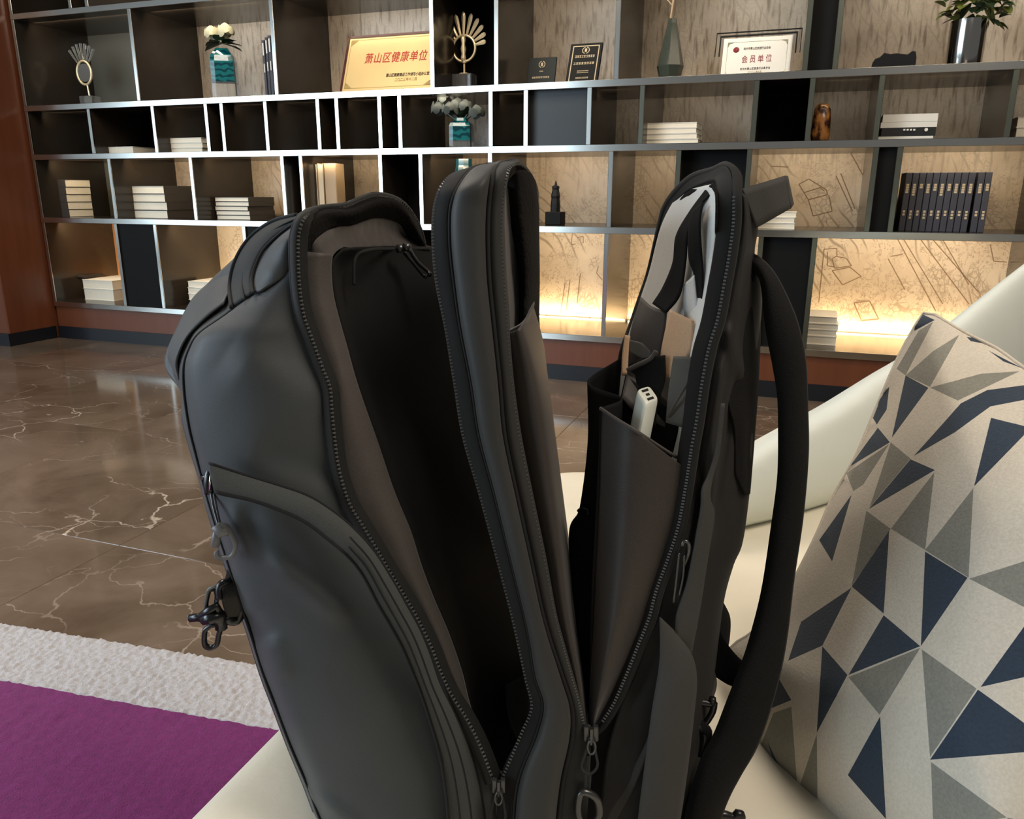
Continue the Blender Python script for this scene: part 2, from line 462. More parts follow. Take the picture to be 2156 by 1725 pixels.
def grid_faces(nu, nv, closeu=False, closev=False):
    f = []
    for i in range(nu if closeu else nu - 1):
        for j in range(nv if closev else nv - 1):
            a, b = i, (i + 1) % nu; c, d = j, (j + 1) % nv
            f.append((a * nv + c, b * nv + c, b * nv + d, a * nv + d))
    return f


def loft(name, rows, m, parent, nu=40, nv=12, thick=0.0015, wr=0.0, ws=14.0, bulge=0.0, even=True, relief=None, offs=-1.0):
    """rows: list of space curves [(px,py,Y)...]; skinned smoothly across the rows"""
    C = [arcs(r, nu) if even else curve(r, nu) for r in rows]
    V = []
    for i in range(nu):
        P = [c[i] for c in C]
        for j in range(nv):
            t = (len(P) - 1) * j / (nv - 1)
            p = cr(P, t) if len(P) > 2 else P[0] * (1 - t) + P[1] * t
            Y = p[2] - bulge * math.sin(math.pi * j / (nv - 1)) * min(1.0, 3.5 * i / nu, 3.5 * (nu - 1 - i) / nu)
            q = B(p[0], p[1], Y)
            d = 0.0
            if wr: d += wr * (noise.noise(q * ws) + 0.5 * noise.noise(q * ws * 2.3 + Vector((7, 3, 1))))
            if relief: d += 1.5 * relief(p[0], p[1])
            if d: q = q + (Vector((0, 0, EYE)) - q).normalized() * d
            V.append(q)
    o = obj(name, V, grid_faces(nu, nv), m, parent, smooth=True)
    if thick:
        md = o.modifiers.new('thick', 'SOLIDIFY'); md.thickness = thick; md.offset = 0
    return o


def pipe(name, pts, r, m, parent, n=60, k=6, closed=False):
    C = arcs(pts, n)
    return MB().tube([B(*p) for p in C], r, k, closed).build(name, m, parent, True)


def teeth(name, pts, parent, pitch=0.0025, size=(0.0024, 0.0012, 0.0012)):
    C = [B(*p) for p in arcs(pts, 900)]
    mb = MB(); acc = 0.0
    for i in range(1, len(C)):
        acc += (C[i] - C[i - 1]).length
        if acc >= pitch:
            acc = 0
            t = (C[i] - C[i - 1]).normalized(); e = (Vector((0, 0, EYE)) - C[i]).normalized(); w = t.cross(e).normalized()
            e = w.cross(t)
            mt = Matrix((w, t, e)).transposed().to_4x4(); mt.translation = C[i]
            a, b, c = size
            mb.box(-a / 2, a / 2, -b / 2, b / 2, -c / 2, c / 2, mt)
    o = mb.build(name, M['teeth'], parent); o['kind'] = 'stuff'
    return o


def ribbon(name, left, right, m, parent, nu=40, nv=5, thick=0.0025, **k):
    return loft(name, [left, right], m, parent, nu=nu, nv=nv, thick=thick, **k)


def textmesh(name, txt, size, mtx, m, parent, spacing=1.0, align='CENTER', sx=1.0, shear=0.0, depth=0.0006, bold=0.0):
    cu = bpy.data.curves.new(name, 'FONT'); cu.body = txt; cu.size = size; cu.align_x = align; cu.align_y = 'CENTER'
    cu.space_character = spacing; cu.extrude = depth; cu.shear = shear; cu.resolution_u = 2; cu.offset = bold * .15
    t = bpy.data.objects.new(name, cu); COL.objects.link(t)
    dg = bpy.context.evaluated_depsgraph_get()
    me = bpy.data.meshes.new_from_object(t.evaluated_get(dg))
    bpy.data.objects.remove(t); bpy.data.curves.remove(cu)
    me.name = name
    me.transform(Matrix.Diagonal((sx, 1, 1, 1))); me.transform(mtx)
    me.materials.clear()
    return link(name, me, m, parent)

# ------------------------------------------------------------------ room
YF, YB = 4.09, 4.66                     # bookcase front plane, back panels
ZR = [0.261, 0.836, 1.245, 1.551, 2.105, 2.70]      # shelf tops, bottom row first
XL, XR = -4.915, 2.30
floor = struct(MB().box(-7.2, 3.6, -2.2, 4.9, -0.06, -0.012).build('floor', M['black_base']))
tm = None; TS = 0.9
for i in range(12):
    for j in range(8):
        x, y = -7.2 + i * TS, -2.2 + j * TS + 0.19
        if tm is None:
            mb = MB().bbox(0.0006, TS - 0.0006, 0.0006, TS - 0.0006, -0.012, 0.0, 0.0012)
            o = mb.build('marble_tile', M['marble']); tm = o.data; o.location = (x, y, 0); o.parent = floor
        else:
            o = link('marble_tile', tm, None, floor); o.location = (x, y, 0)
wl = struct(MB().bbox(-7.2, -4.935, 3.735, 4.9, 0.0, 3.3, 0.006).build('wall_left', M['wood']))
struct(MB().box(-7.2, -4.930, 3.722, 4.09, 0.0, 0.085).build('baseboard_left', M['black_base']))
struct(MB().box(-4.935, 3.6, 4.70, 4.9, 0.0, 3.3).build('wall_back', M['wood']))

# ------------------------------------------------------------------ bookcase
bc = thing('bookcase', 'wall-wide dark metal bookcase with map-printed backs and steel-edged shelves', 'bookcase', (0, YF, 0))
MB().box(XL, XR, YF + 0.012, YF + 0.03, 0.085, 0.226).build('plinth_panel', M['wood'], bc)
MB().box(XL, XR, YF + 0.004, YF + 0.02, 0.0, 0.085).build('kick_strip', M['black_base'], bc)
TB, TV = 0.034, 0.024
for k, z in enumerate(ZR):
    b = MB().box(XL, XR, YF + 0.004, YB + 0.03, z - TB, z).build('shelf_board', M['board'], bc)
    MB().bbox(XL, XR, YF - 0.004, YF + 0.006, z - TB, z, 0.0015).build('edge_strip', M['edge'], b)
DIV = {
    3: [-3.944, -2.927, -1.933, -1.568, -0.933, -0.055, 0.074, 1.45],
    2: [-4.366, -3.848, -3.443, -3.327, -3.015, -2.659, -2.534, -2.261, -2.137, -1.600, -1.404, -1.066, -0.799, -0.26, -0.014, 0.277, 0.797, 1.5],
    1: [-4.249, -3.596, -2.925, -2.796, -2.27, -2.018, -1.605, -0.945, -0.604, -0.268, 0.287, 0.387, 1.023, 1.7],
    0: [-4.263, -3.936, -3.24, -2.90, -2.05, -1.60, -0.953, -0.181, 0.065, 1.019, 1.8],
    4: [-4.401, -4.267, -3.2, -2.1, -0.9, 0.3, 1.3],
}
BLACK = {3: {(-1.933, -1.568): .5, (-0.055, 0.074): .06}, 2: {(-1.404, -1.066): .05, (-0.26, -0.014): .5, (-4.366, -3.848): .5},
         1: {(-2.27, -2.018): .3, (-0.604, -0.268): .10, (0.287, 0.387): .03, (-2.925, -2.796): .5},
         0: {(-4.263, -3.936): .012, (-0.181, 0.065): .04, (-3.24, -2.90): .012, (-2.05, -1.6): .4}, 4: {}}
FILLP = {0: 3.6, 1: 2.2, 2: 0.65, 3: 1.15, 4: 0.4}  # power of the added fill strip in each row
for r in range(5):
    z0, z1 = ZR[r], ZR[r + 1] - TB
    xs = [XL] + DIV[r] + [XR]
    for i, x in enumerate([XL + TV / 2] + DIV[r] + [XR - TV / 2]):
        d = MB().box(x - TV / 2, x + TV / 2, YF + 0.004, YB + 0.03, z0, z1).build('divider', M['board'], bc)
        # one steel throughout; right-hand dividers take a darker copy for their dimmer reflections
        MB().bbox(x - TV / 2, x + TV / 2, YF - 0.002, YF + 0.008, z0, z1, 0.0015).build('edge_strip', M['edge'] if x < -0.9 else M['dim_edge_print'], d)
    for a, b in zip(xs[:-1], xs[1:]):
        blk = BLACK[r].get((a, b))
        if blk is not None:
            m = M['greyp'] if (r, a) == (2, -1.404) else M['blackp']
            MB().box(a + TV / 2, b - TV / 2, YF + blk, YF + blk + 0.018, z0, z1).build('black_panel', m, bc)
            continue
        MB().box(a + TV / 2, b - TV / 2, YB, YB + 0.02, z0, z1).build('back_panel', (M['orange_lit'] if r == 0 else M['olive']) if a == XL else M['mapp'], bc)
        if b - a > 0.18 and a < 1.5:
            w = b - a - TV - 0.02
            if r == 0:
                MB().box(a + TV / 2 + .01, b - TV / 2 - .01, YB - 0.030, YB - 0.016, z0, z0 + 0.006).build('led_strip', M['led'], bc)
            xm = (a + b) / 2
            if r == 0:
                area('shelf_led', (xm, YB - 0.035, z0 + 0.012), (xm, YB - 0.012, z0 + 0.3), w, 0.012, 4.6 * w / .7, (1.0, 0.75, 0.42))
            area('shelf_fill', (xm, YF + 0.10, z1 - 0.012), (xm, YB, (z0 + z1) / 2), w * .9, 0.02, FILLP[r] * w / .7, (1.0, 0.80, 0.54) if r < 2 else (1.0, 0.88, 0.70))  # unseen fill strip under the board front, added to light the back evenly


# sketched rooftops printed on the map panels
def sketch(polys, z):
    mb = MB()
    for pl in polys:
        P = [onY(x, y, YB - 0.0015) for x, y in pl]
        for a, c in zip(P[:-1], P[1:]):
            t = (c - a).normalized(); n = Vector((-t.z, 0, t.x)) * 0.0026
            mb.add([a - n, c - n, c + n, a + n], [(0, 1, 2, 3)])
    o = mb.build('map_sketch', M['lineart'], bc); o['kind'] = 'stuff'
sketch([[(1682, 388), (1703, 377), (1740, 400), (1742, 410), (1702, 421), (1682, 388)], [(1692, 406), (1727, 395), (1735, 402)], [(1702, 421), (1712, 455), (1752, 445), (1745, 411)],
        [(1622, 350), (1660, 352)], [(1790, 320), (1820, 375)], [(1760, 370), (1795, 445)], [(1770, 365), (1800, 440)]], 1)
sketch([[(1735, 525), (1762, 523), (1762, 540)], [(1735, 525), (1724, 636)], [(1742, 530), (1742, 560), (1756, 562)], [(1752, 545), (1760, 540), (1782, 544), (1793, 560), (1757, 565), (1752, 545)],
        [(1752, 570), (1790, 563), (1813, 582), (1774, 600), (1752, 570)], [(1798, 638), (1831, 634), (1850, 672), (1814, 676), (1798, 638)], [(1888, 500), (1970, 655)], [(1900, 500), (1985, 640)],
        [(1935, 500), (2040, 640)], [(1960, 500), (2060, 615)], [(1985, 505), (2040, 600)], [(2085, 515), (2092, 550), (2120, 552)], [(1870, 545), (1905, 610)], [(1875, 540), (1900, 536)]], 0)
sketch([[(1190, 595), (1180, 660)], [(1200, 590), (1192, 655)], [(1222, 575), (1215, 640)], [(1260, 560), (1256, 575), (1268, 590)], [(1205, 490), (1203, 515), (1212, 514)], [(1215, 500), (1228, 498), (1228, 512)],
        [(1290, 620), (1296, 617), (1300, 628), (1293, 632), (1290, 620)], [(1288, 645), (1296, 640), (1300, 652), (1290, 655), (1288, 645)]], 0)

# ------------------------------------------------------------------ books
def book(c, w, d, h, rot, cover, label, group, spine='front', tilt=0.0):
    """lying book: w along x, d deep, h thick, c = centre of the underside"""
    t = thing('book', label, 'book', c, group)
    mt = Matrix.Translation(c) @ Matrix.Rotation(rot, 4, 'Z')
    ct = min(0.0028, h * .12)
    cv = MB().box(-w / 2, w / 2, -d / 2, d / 2, 0.0004, ct, mt).box(-w / 2, w / 2, -d / 2, d / 2, h - ct, h - 0.0004, mt)
    e = 0.003
    px0, px1, py0, py1 = -w / 2 + e, w / 2 - e, -d / 2 + e, d / 2 - e
    if spine == 'front': cv.box(-w / 2, w / 2, -d / 2, -d / 2 + ct, ct, h - ct, mt); py0 = -d / 2 + ct
    elif spine == 'right': cv.box(w / 2 - ct, w / 2, -d / 2, d / 2, ct, h - ct, mt); px1 = w / 2 - ct
    elif spine == 'back': cv.box(-w / 2, w / 2, d / 2 - ct, d / 2, ct, h - ct, mt); py1 = d / 2 - ct
    cv.build('cover', M[cover], t)
    MB().box(px0, px1, py0, py1, ct, h - ct, mt).build('pages', M['pages'], t)
    return t


ORD = ['bottom', 'second from the bottom', 'third from the bottom', 'fourth from the bottom', 'fifth from the bottom']
def stack(row, x0, x1, yt, n, where, group, covers, yf=4.24, d=0.22, rot=0.0, spine='back', hs=None):
    z = ZR[row]
    A, Bq = onY(x0, 300, yf), onY(x1, 300, yf)
    w = Bq.x - A.x; top = onY((x0 + x1) / 2, yt, yf).z
    hs = hs or [1] * n; tot = sum(hs); zz = z
    for i in range(n):
        h = (top - z) * hs[i] / tot
        j = (random.random() - .5) * 0.012
        pos = 'top' if i == n - 1 else ORD[i]
        nm = {'coverw': 'white', 'coverd': 'dark brown', 'covert': 'tan', 'coverb': 'black', 'covern': 'blue grey'}[covers[i % len(covers)]]
        lab = (f'{nm} book, {pos} of the {where}' if n > 1 else f'{nm} book {where}')
        if rot:
            cc = ((A.x + Bq.x) / 2 + j, yf + d * .62, zz); ww = w / (abs(math.cos(rot)) + abs(math.sin(rot)) * .75)
            book(cc, ww, ww * .75, h, rot, covers[i % len(covers)], lab, group, spine)
        else:
            book(((A.x + Bq.x) / 2 + j, yf + d / 2, zz), w + (random.random() - .5) * .01, d, h, (random.random() - .5) * .03, covers[i % len(covers)], lab, group, spine)
        zz += h


stack(1, 82, 125, 378, 5, 'five-high stack at third shelf left end', 'books at the left end', ['coverd'], d=.21, spine='front')
stack(1, 258, 336, 391, 4, 'four-high dark stack on the third shelf', 'large books on the third shelf', ['coverd'], d=.31, spine='right')
stack(1, 440, 513, 415, 5, 'five-high stack left of the black slot', 'thin books on the third shelf', ['coverd'], d=.26, spine='right')
stack(0, 131, 196, 588, 2, 'pair in the lower left compartment', 'big books in the lower left compartment', ['coverw'], d=.33, hs=[1.25, 1])
mg = onY(170, 590, 4.40)
t = thing('magazine', 'dark covered magazine lying on the pair of big books, lower left compartment', 'magazine', (mg.x, 4.41, onY(163, 588, 4.24).z + .0005))
mt = Matrix.Translation(t.location) @ Matrix.Rotation(R(-6), 4, 'Z')
MB().box(-.17, .15, -.09, .1, 0.0, .008, mt).bbox(-.15, .13, -.11, .09, .0085, .016, .001, mt).build('cover', M['coverd'], t)
stack(0, 363, 425, 592, 4, 'stack half hidden by the backpack shoulder', 'white books behind the backpack', ['coverw'], d=.24)
stack(2, 216, 277, 309, 1, 'lying alone on the second shelf', 'book alone', ['coverw'], yf=4.2)
stack(2, 354, 424, 290, 3, 'three-high stack on the second shelf', 'three white books', ['coverw'], yf=4.2)
stack(2, 1357, 1468, 258, 4, 'four-high stack on the second shelf', 'four white books', ['coverw'], yf=4.2, d=.2)
stack(2, 1850, 1966, 240, 4, 'stack right of the amber vase', 'books right of the amber vase', ['coverw', 'coverb', 'coverw', 'coverw'], yf=4.2, d=.2, spine='front', hs=[.6, 1.2, .8, 1.1])
stack(2, 2136, 2230, 245, 2, 'pair at the right edge of the frame', 'books at the right edge', ['coverw'], yf=4.2, d=.2)
stack(1, 1585, 1692, 446, 3, 'stack behind the grey webbing handle', 'books behind the handle', ['coverw'], yf=4.24)
stack(0, 1697, 1808, 668, 4, 'stack in the lower right compartment', 'books in the lower right compartment', ['coverw'], yf=4.24, d=.26, hs=[1.2, .9, .8, 1])
# printed marks on the black spine
sp = [o for o in COL.objects if o.get('label', '').startswith('black book')][0]
def spine_print(o, items):
    mb = MB()
    for (x0, y0, x1, y1, yy) in items:
        a = onY(x0, y0, yy); b = onY(x1, y1, yy)
        mb.box(a.x, b.x, yy, yy + .002, b.z, a.z)
    q = mb.build('spine_print', M['paper'], o); q['kind'] = 'stuff'
ysp = 4.188
spine_print(sp, [(1902 + k * 7, 271.5, 1906 + k * 7, 275, ysp) for k in range(4)])
P = onY(1950, 273, ysp)
MB().lathe([(0.0075, 0), (0.0075, .002)], (0, 0, 0), 14).build('tmp', M['paper'])
tmp = bpy.data.objects['tmp']; tmp.name = 'spine_dot'; tmp.data.name = 'spine_dot'; tmp.parent = sp
tmp.matrix_basis = Matrix.Translation(Vector((P.x, ysp, P.z)) - sp.location) @ Matrix.Rotation(R(90), 4, 'X')

# row of twelve dark volumes
z = ZR[1]; yb = 4.22
xe = np.linspace(1893, 2076, 13); x0 = onY(xe[0], 470, yb).x; x1 = onY(xe[-1], 470, yb).x
hb = onY(1980, 363, yb).z - z
gapn = 9
NTH = ['first', 'second', 'third', 'fourth', 'fifth', 'sixth', 'seventh', 'eighth', 'ninth', 'tenth', 'eleventh', 'last']
bw = (x1 - x0) / 12.45
marks = [(.25, 0), (.40, 1), (.10, 1), (.30, 0), (.22, 0), (.34, 1), (.24, 0), (.32, 1), (.28, 1), (.32, 0), (.25, 0), (.22, 0)]
for k in range(12):
    lean = 0.020 if k < 10 else 0.0
    xa = x0 + bw * k + (bw * .4 if k >= 10 else 0)
    t = thing('book', f'dark blue-grey upright volume, {NTH[k]} from the left in the row of twelve', 'book', (xa, yb, z), 'twelve dark volumes')
    mt = Matrix.Translation((xa, yb, z)) @ Matrix.Shear('XZ', 4, (0, 0)) if False else Matrix.Translation((xa, yb, z)) @ Matrix.Rotation(lean * .6, 4, 'Y')
    w = bw * .90
    MB().bbox(0, w, 0, .006, 0, hb, .002, mt).box(0, .003, .004, .2, 0, hb, mt).box(w - .003, w, .004, .2, 0, hb, mt).build('cover', M['covern'], t)
    MB().box(.003, w - .003, .006, .197, .004, hb - .006, mt).build('pages', M['pages'], t)
    L, br = marks[k]
    mb = MB(); xm = w * .5
    zz = hb * .81
    while zz > hb * (.81 - L * .5):
        mb.box(xm - .006, xm + .006, -.0008, .001, zz - .009, zz, mt); zz -= .011
    for q in range(2 + k % 2): mb.box(xm - .005, xm + .005, -.0008, .001, hb * .36 - q * .014 - .010, hb * .36 - q * .014, mt)
    o = mb.build('spine_print', M['goldink'], t); o['kind'] = 'stuff'

# upright volumes with bookend, third shelf
z = ZR[1]; y0 = 4.22
for k, (a, b, yt, cv, nm) in enumerate([(643, 650, 347, 'coverd', 'dark brown upright volume against the divider'), (652, 660, 346, 'coverw', 'cream upright volume, left one of the cream pair'), (661, 670, 346, 'coverw', 'cream upright volume, right one of the cream pair'), (672, 684, 344, 'covert', 'tan upright volume with a curved spine')]):
    A = onY(a, 430, y0); C = onY(b, 430, y0); h = onY(a, yt, y0).z - z
    t = thing('book', nm + ' on the third shelf above the backpack', 'book', (A.x, y0, z), 'upright books above the backpack')
    w = C.x - A.x
    MB().bbox(A.x, A.x + .003, y0, y0 + .19, z, z + h, .001).bbox(C.x - .003, C.x, y0, y0 + .19, z, z + h, .001).box(A.x + .003, C.x - .003, y0 + .186, y0 + .19, z, z + h).build('cover', M[cv], t)
    MB().box(A.x + .003, C.x - .003, y0 + .005, y0 + .186, z + .004, z + h - .006).build('pages', M['pages'], t)
A = onY(686, 430, y0); C = onY(710, 430, y0); h = onY(690, 344, y0).z - z
t = thing('bookend', 'tan wooden bookend beside the cream upright volumes', 'bookend', (A.x, y0, z))
MB().bbox(A.x, C.x, y0, y0 + .10, z, z + h, .004).box(A.x, A.x + .15, y0 + .02, y0 + .1, z, z + .004).build('body', M['covert'], t)
# thin blue-grey magazines beside the teal vase
z = ZR[3]
for k, (a, b, yt) in enumerate([(558, 563, 84), (565, 570, 78), (571, 577, 74)]):
    A = onY(a, 190, 4.24); C = onY(b, 190, 4.24); h = onY(a, yt, 4.24).z - z
    t = thing('book', ['leftmost', 'middle', 'rightmost'][k] + ' of three thin grey upright books right of the rose vase', 'book', (A.x, 4.24, z), 'three thin grey books')
    MB().bbox(A.x, C.x, 4.24, 4.43, z, z + h, .0015).build('cover', M['covern'], t)
    mb = MB(); xm = (A.x + C.x) / 2
    mb.box(xm - .004, xm + .004, 4.2392, 4.2402, z + h * .74, z + h * .95).box(xm - .003, xm + .003, 4.2392, 4.2402, z + h * .45, z + h * .6)
    o = mb.build('spine_print', M['paper'], t); o['kind'] = 'stuff'


# ------------------------------------------------------------------ plaques and certificates
def panel(name, label, cat, bl, br, tl, y0, dy, th, group=None):
    """upright slab: pixel bottom-left, bottom-right, top-left; leans back by dy. Returns thing, width, height, matrix (local x right, y up, z out)"""
    A = onY(*bl, y0); C = onY(*br, y0); T = onY(*tl, y0 + dy)
    zb = A.z
    w = C.x - A.x; h = math.hypot(T.z - zb, dy); ang = math.atan2(dy, T.z - zb)
    t = thing(name, label, cat, (A.x, y0, zb), group)
    mt = Matrix.Translation((A.x, y0, zb)) @ Matrix.Rotation(R(90) - ang, 4, 'X')
    return t, w, h, mt


def loc(t): return Matrix.Translation(-Vector(t.location))
E3 = lambda m, x, y, z: m @ Matrix.Translation((x, y, z))

t, w, h, mt = panel('award_plaque', 'gold plaque with red lettering in a maroon frame on the top shelf', 'plaque', (715, 191), (915, 182), (737, 72), 4.17, 0.13, .03)
t.location.z = ZR[3]; mt.translation.z = ZR[3] + 0.001
fw = w * .022
MB().bbox(0, w, 0, h, -.03, -.004, .003, mt).box(0, fw, 0, h, -.004, .006, mt).box(w - fw, w, 0, h, -.004, .006, mt).box(0, w, 0, fw * .5, -.004, .006, mt).box(0, w, h - fw, h, -.004, .006, mt).build('frame', M['maroon'], t)
MB().box(fw, w - fw, fw * .5, h - fw, -.004, .002, mt).build('gold_plate', M['gold'], t)
mb = MB(); e = fw * 1.9; q = .0012
for (xa, xb, ya, yb_) in ((e, w - e, e, e + q * 2), (e, w - e, h - e, h - e - q * 2), (e, e + q * 2, e, h - e), (w - e, w - e - q * 2, e, h - e)):
    mb.box(min(xa, xb), max(xa, xb), min(ya, yb_), max(ya, yb_), .002, .0026, mt)
for cx, cy, dx, dyy in ((e, e, 1, 1), (w - e, e, -1, 1), (e, h - e, 1, -1), (w - e, h - e, -1, -1)):
    for s in range(5):
        l = w * .10 * (1 - s / 5)
        mb.add([mt @ Vector((cx, cy + dyy * s * h * .022, .0027)), mt @ Vector((cx + dx * l, cy + dyy * s * h * .022, .0027)), mt @ Vector((cx + dx * l * .6, cy + dyy * (s + .8) * h * .022, .0027)), mt @ Vector((cx, cy + dyy * (s + .8) * h * .022, .0027))], [(0, 1, 2, 3)])
o = mb.build('printed_border', M['paleink'], t); o['kind'] = 'stuff'
textmesh('lettering', '萧山区健康单位', h * .195, loc(t) @ E3(mt, w * .545, h * .575, .003), M['redink'], t, 1.12, sx=.80, shear=.12, bold=.0012)
textmesh('lettering', '萧山区健康建设工作领导小组办公室', h * .068, loc(t) @ E3(mt, w * .70, h * .27, .003), M['ink'], t, 1.0, sx=.72, bold=.0008)
textmesh('lettering', '二〇二三年十二月', h * .062, loc(t) @ E3(mt, w * .69, h * .185, .003), M['paleink'], t, 1.05, sx=.8, bold=.0005)

t, w, h, mt = panel('certificate', 'white membership certificate with dark red lettering in a clear stand', 'certificate', (1519, 156), (1660, 147), (1524, 72), 4.30, 0.07, .01)
t.location.z = ZR[3]; mt.translation.z = ZR[3] + 0.001
MB().bbox(-.006, w + .006, 0, h + .008, -.008, -.001, .002, mt).build('backing', M['paper'], t)
MB().box(0, w, 0, h, -.001, .001, mt).build('sheet', M['paper'], t)
mb = MB()
for dx, dyy, th_ in ((.020, .020, .007), (.042, .040, .004)):
    mb.box(-dx - th_, w + dx + th_, h + dyy, h + dyy + th_, -.012, -.006, mt).box(-dx - th_, -dx, h * .62, h + dyy, -.012, -.006, mt).box(w + dx, w + dx + th_, h * .62, h + dyy, -.012, -.006, mt)
mb.build('frame', M['plaqueb'], t)
mb = MB(); e = .016
for cx, cy, dx, dyy in ((e, e, 1, 1), (w - e, e, -1, 1), (e, h - e, 1, -1), (w - e, h - e, -1, -1)):
    mb.add([mt @ Vector((cx, cy, .0014)), mt @ Vector((cx + dx * w * .11, cy, .0014)), mt @ Vector((cx + dx * w * .03, cy + dyy * h * .04, .0014)), mt @ Vector((cx, cy + dyy * h * .14, .0014))], [(0, 1, 2, 3)])
for x in (e, w - e): mb.box(x - .0012, x + .0012, e, h - e, .001, .0014, mt)
for y in (e, h - e): mb.box(e, w - e, y - .001, y + .001, .001, .0014, mt)
o = mb.build('printed_border', M['dim_edge_print'], t); o['kind'] = 'stuff'
MB().tube([mt @ Vector((w * .185 + math.cos(a) * w * .036, h * .735 + math.sin(a) * w * .036, .0015)) for a in np.linspace(0, 2 * math.pi, 20)[:-1]], .0035, 5, True).tube([mt @ Vector((w * .185 + math.cos(a) * w * .017, h * .735 + math.sin(a) * w * .019, .0015)) for a in np.linspace(0, 2 * math.pi, 14)[:-1]], .004, 5, True).build('emblem', M['darkred'], t)
textmesh('lettering', '会员单位', h * .20, loc(t) @ E3(mt, w * .51, h * .475, .0015), M['darkred'], t, 1.55, sx=.72, bold=.0012)
textmesh('lettering', '杭州市萧山区旅游行业协会', h * .072, loc(t) @ E3(mt, w * .50, h * .745, .0015), M['ink'], t, 1.0, sx=.72, bold=.0006)
textmesh('lettering', '杭州市萧山区旅游行业委员会', h * .066, loc(t) @ E3(mt, w * .50, h * .245, .0015), M['ink'], t, 1.25, sx=.72, bold=.0006)
textmesh('lettering', '二〇二二年九月', h * .052, loc(t) @ E3(mt, w * .50, h * .165, .0015), M['paleink'], t, 1.3, sx=.75, bold=.0002)


def award(label, bl, br, tl, y0, dy, big):
    t, w, h, mt = panel('award_plaque', label, 'plaque', bl, br, tl, y0, dy, .015, 'award plaques')
    t.location.z = ZR[3]; mt.translation.z = ZR[3] + 0.001
    MB().bbox(0, w, 0, h, -.014, 0, .002, mt).build('slab', M['plaqueb' if big else 'plaqueg'], t)
    mb = MB()
    if big:
        e = w * .085; tw = w * .03
        for (a, b, c, d) in ((e, w - e, h - e - tw, h - e), (e, e + tw, .01, h - e), (w - e - tw, w - e, .01, h - e)): mb.box(a, b, c, d, 0, .001, mt)
    cx, cy, rr = w * .5, h * (.83 if big else .78), w * .105
    for sgn in (-1, 1):
        for k in range(6):
            a = R(90 + sgn * (25 + k * 26)); p = Vector((cx + math.cos(a) * rr, cy + math.sin(a) * rr, .0006)); u = Vector((-math.sin(a), math.cos(a), 0)) * rr * .30; v = Vector((math.cos(a), math.sin(a), 0)) * rr * .17
            mb.add([mt @ (p - u), mt @ (p - v), mt @ (p + u), mt @ (p + v)], [(0, 1, 2, 3)])
    mb.add([mt @ Vector((cx + math.cos(a) * rr * .5 * (1 if k % 2 else .65), cy + math.sin(a) * rr * .62, .0007)) for k, a in enumerate(np.linspace(0, 2 * math.pi, 9)[:-1])], [tuple(range(8))])
    o = mb.build('printed_emblem', M['goldink'], t); o['kind'] = 'stuff'
    mb = MB()
    rows = ((.66, .62, .056, 9), (.50, .66, .050, 8), (.335, .36, .025, 10), (.295, .36, .020, 10), (.165, .40, .036, 8)) if big else ((.545, .14, .03, 4), (.34, .62, .055, 10), (.14, .66, .022, 14), (.085, .5, .016, 12))
    for (yy, ww, hh, n) in rows:
        for k in range(n):
            xa = w * (.5 - ww / 2 + ww * k / n); sw = w * ww / n * .78; z_ = h * yy
            mb.box(xa, xa + sw, z_, z_ + h * hh * .22, 0, .001, mt).box(xa + sw * (.2 + .4 * random.random()), xa + sw * .75, z_, z_ + h * hh, 0, .001, mt).box(xa, xa + sw, z_ + h * hh * (.5 + .3 * random.random()), z_ + h * hh * .95, 0, .001, mt)
    o = mb.build('small_print', M['goldink'], t); o['kind'] = 'stuff'
award('small charcoal award plaque with gold laurel emblem, left of the taller black one', (1107, 169), (1166, 165), (1107, 103), 4.34, .05, False)
award('tall black award plaque with gold border line and laurel emblem', (1189, 168), (1257, 164), (1199, 79), 4.28, .11, True)


# ------------------------------------------------------------------ trophies, vases, ornaments
def px_box(row, x0, x1, yt, y):
    A = onY(x0, 200, y); A2 = onY((x0 + x1) / 2, yt, y); C = onY(x1, 200, y)
    return (A.x + C.x) / 2, C.x - A.x, A2.z - ZR[row]

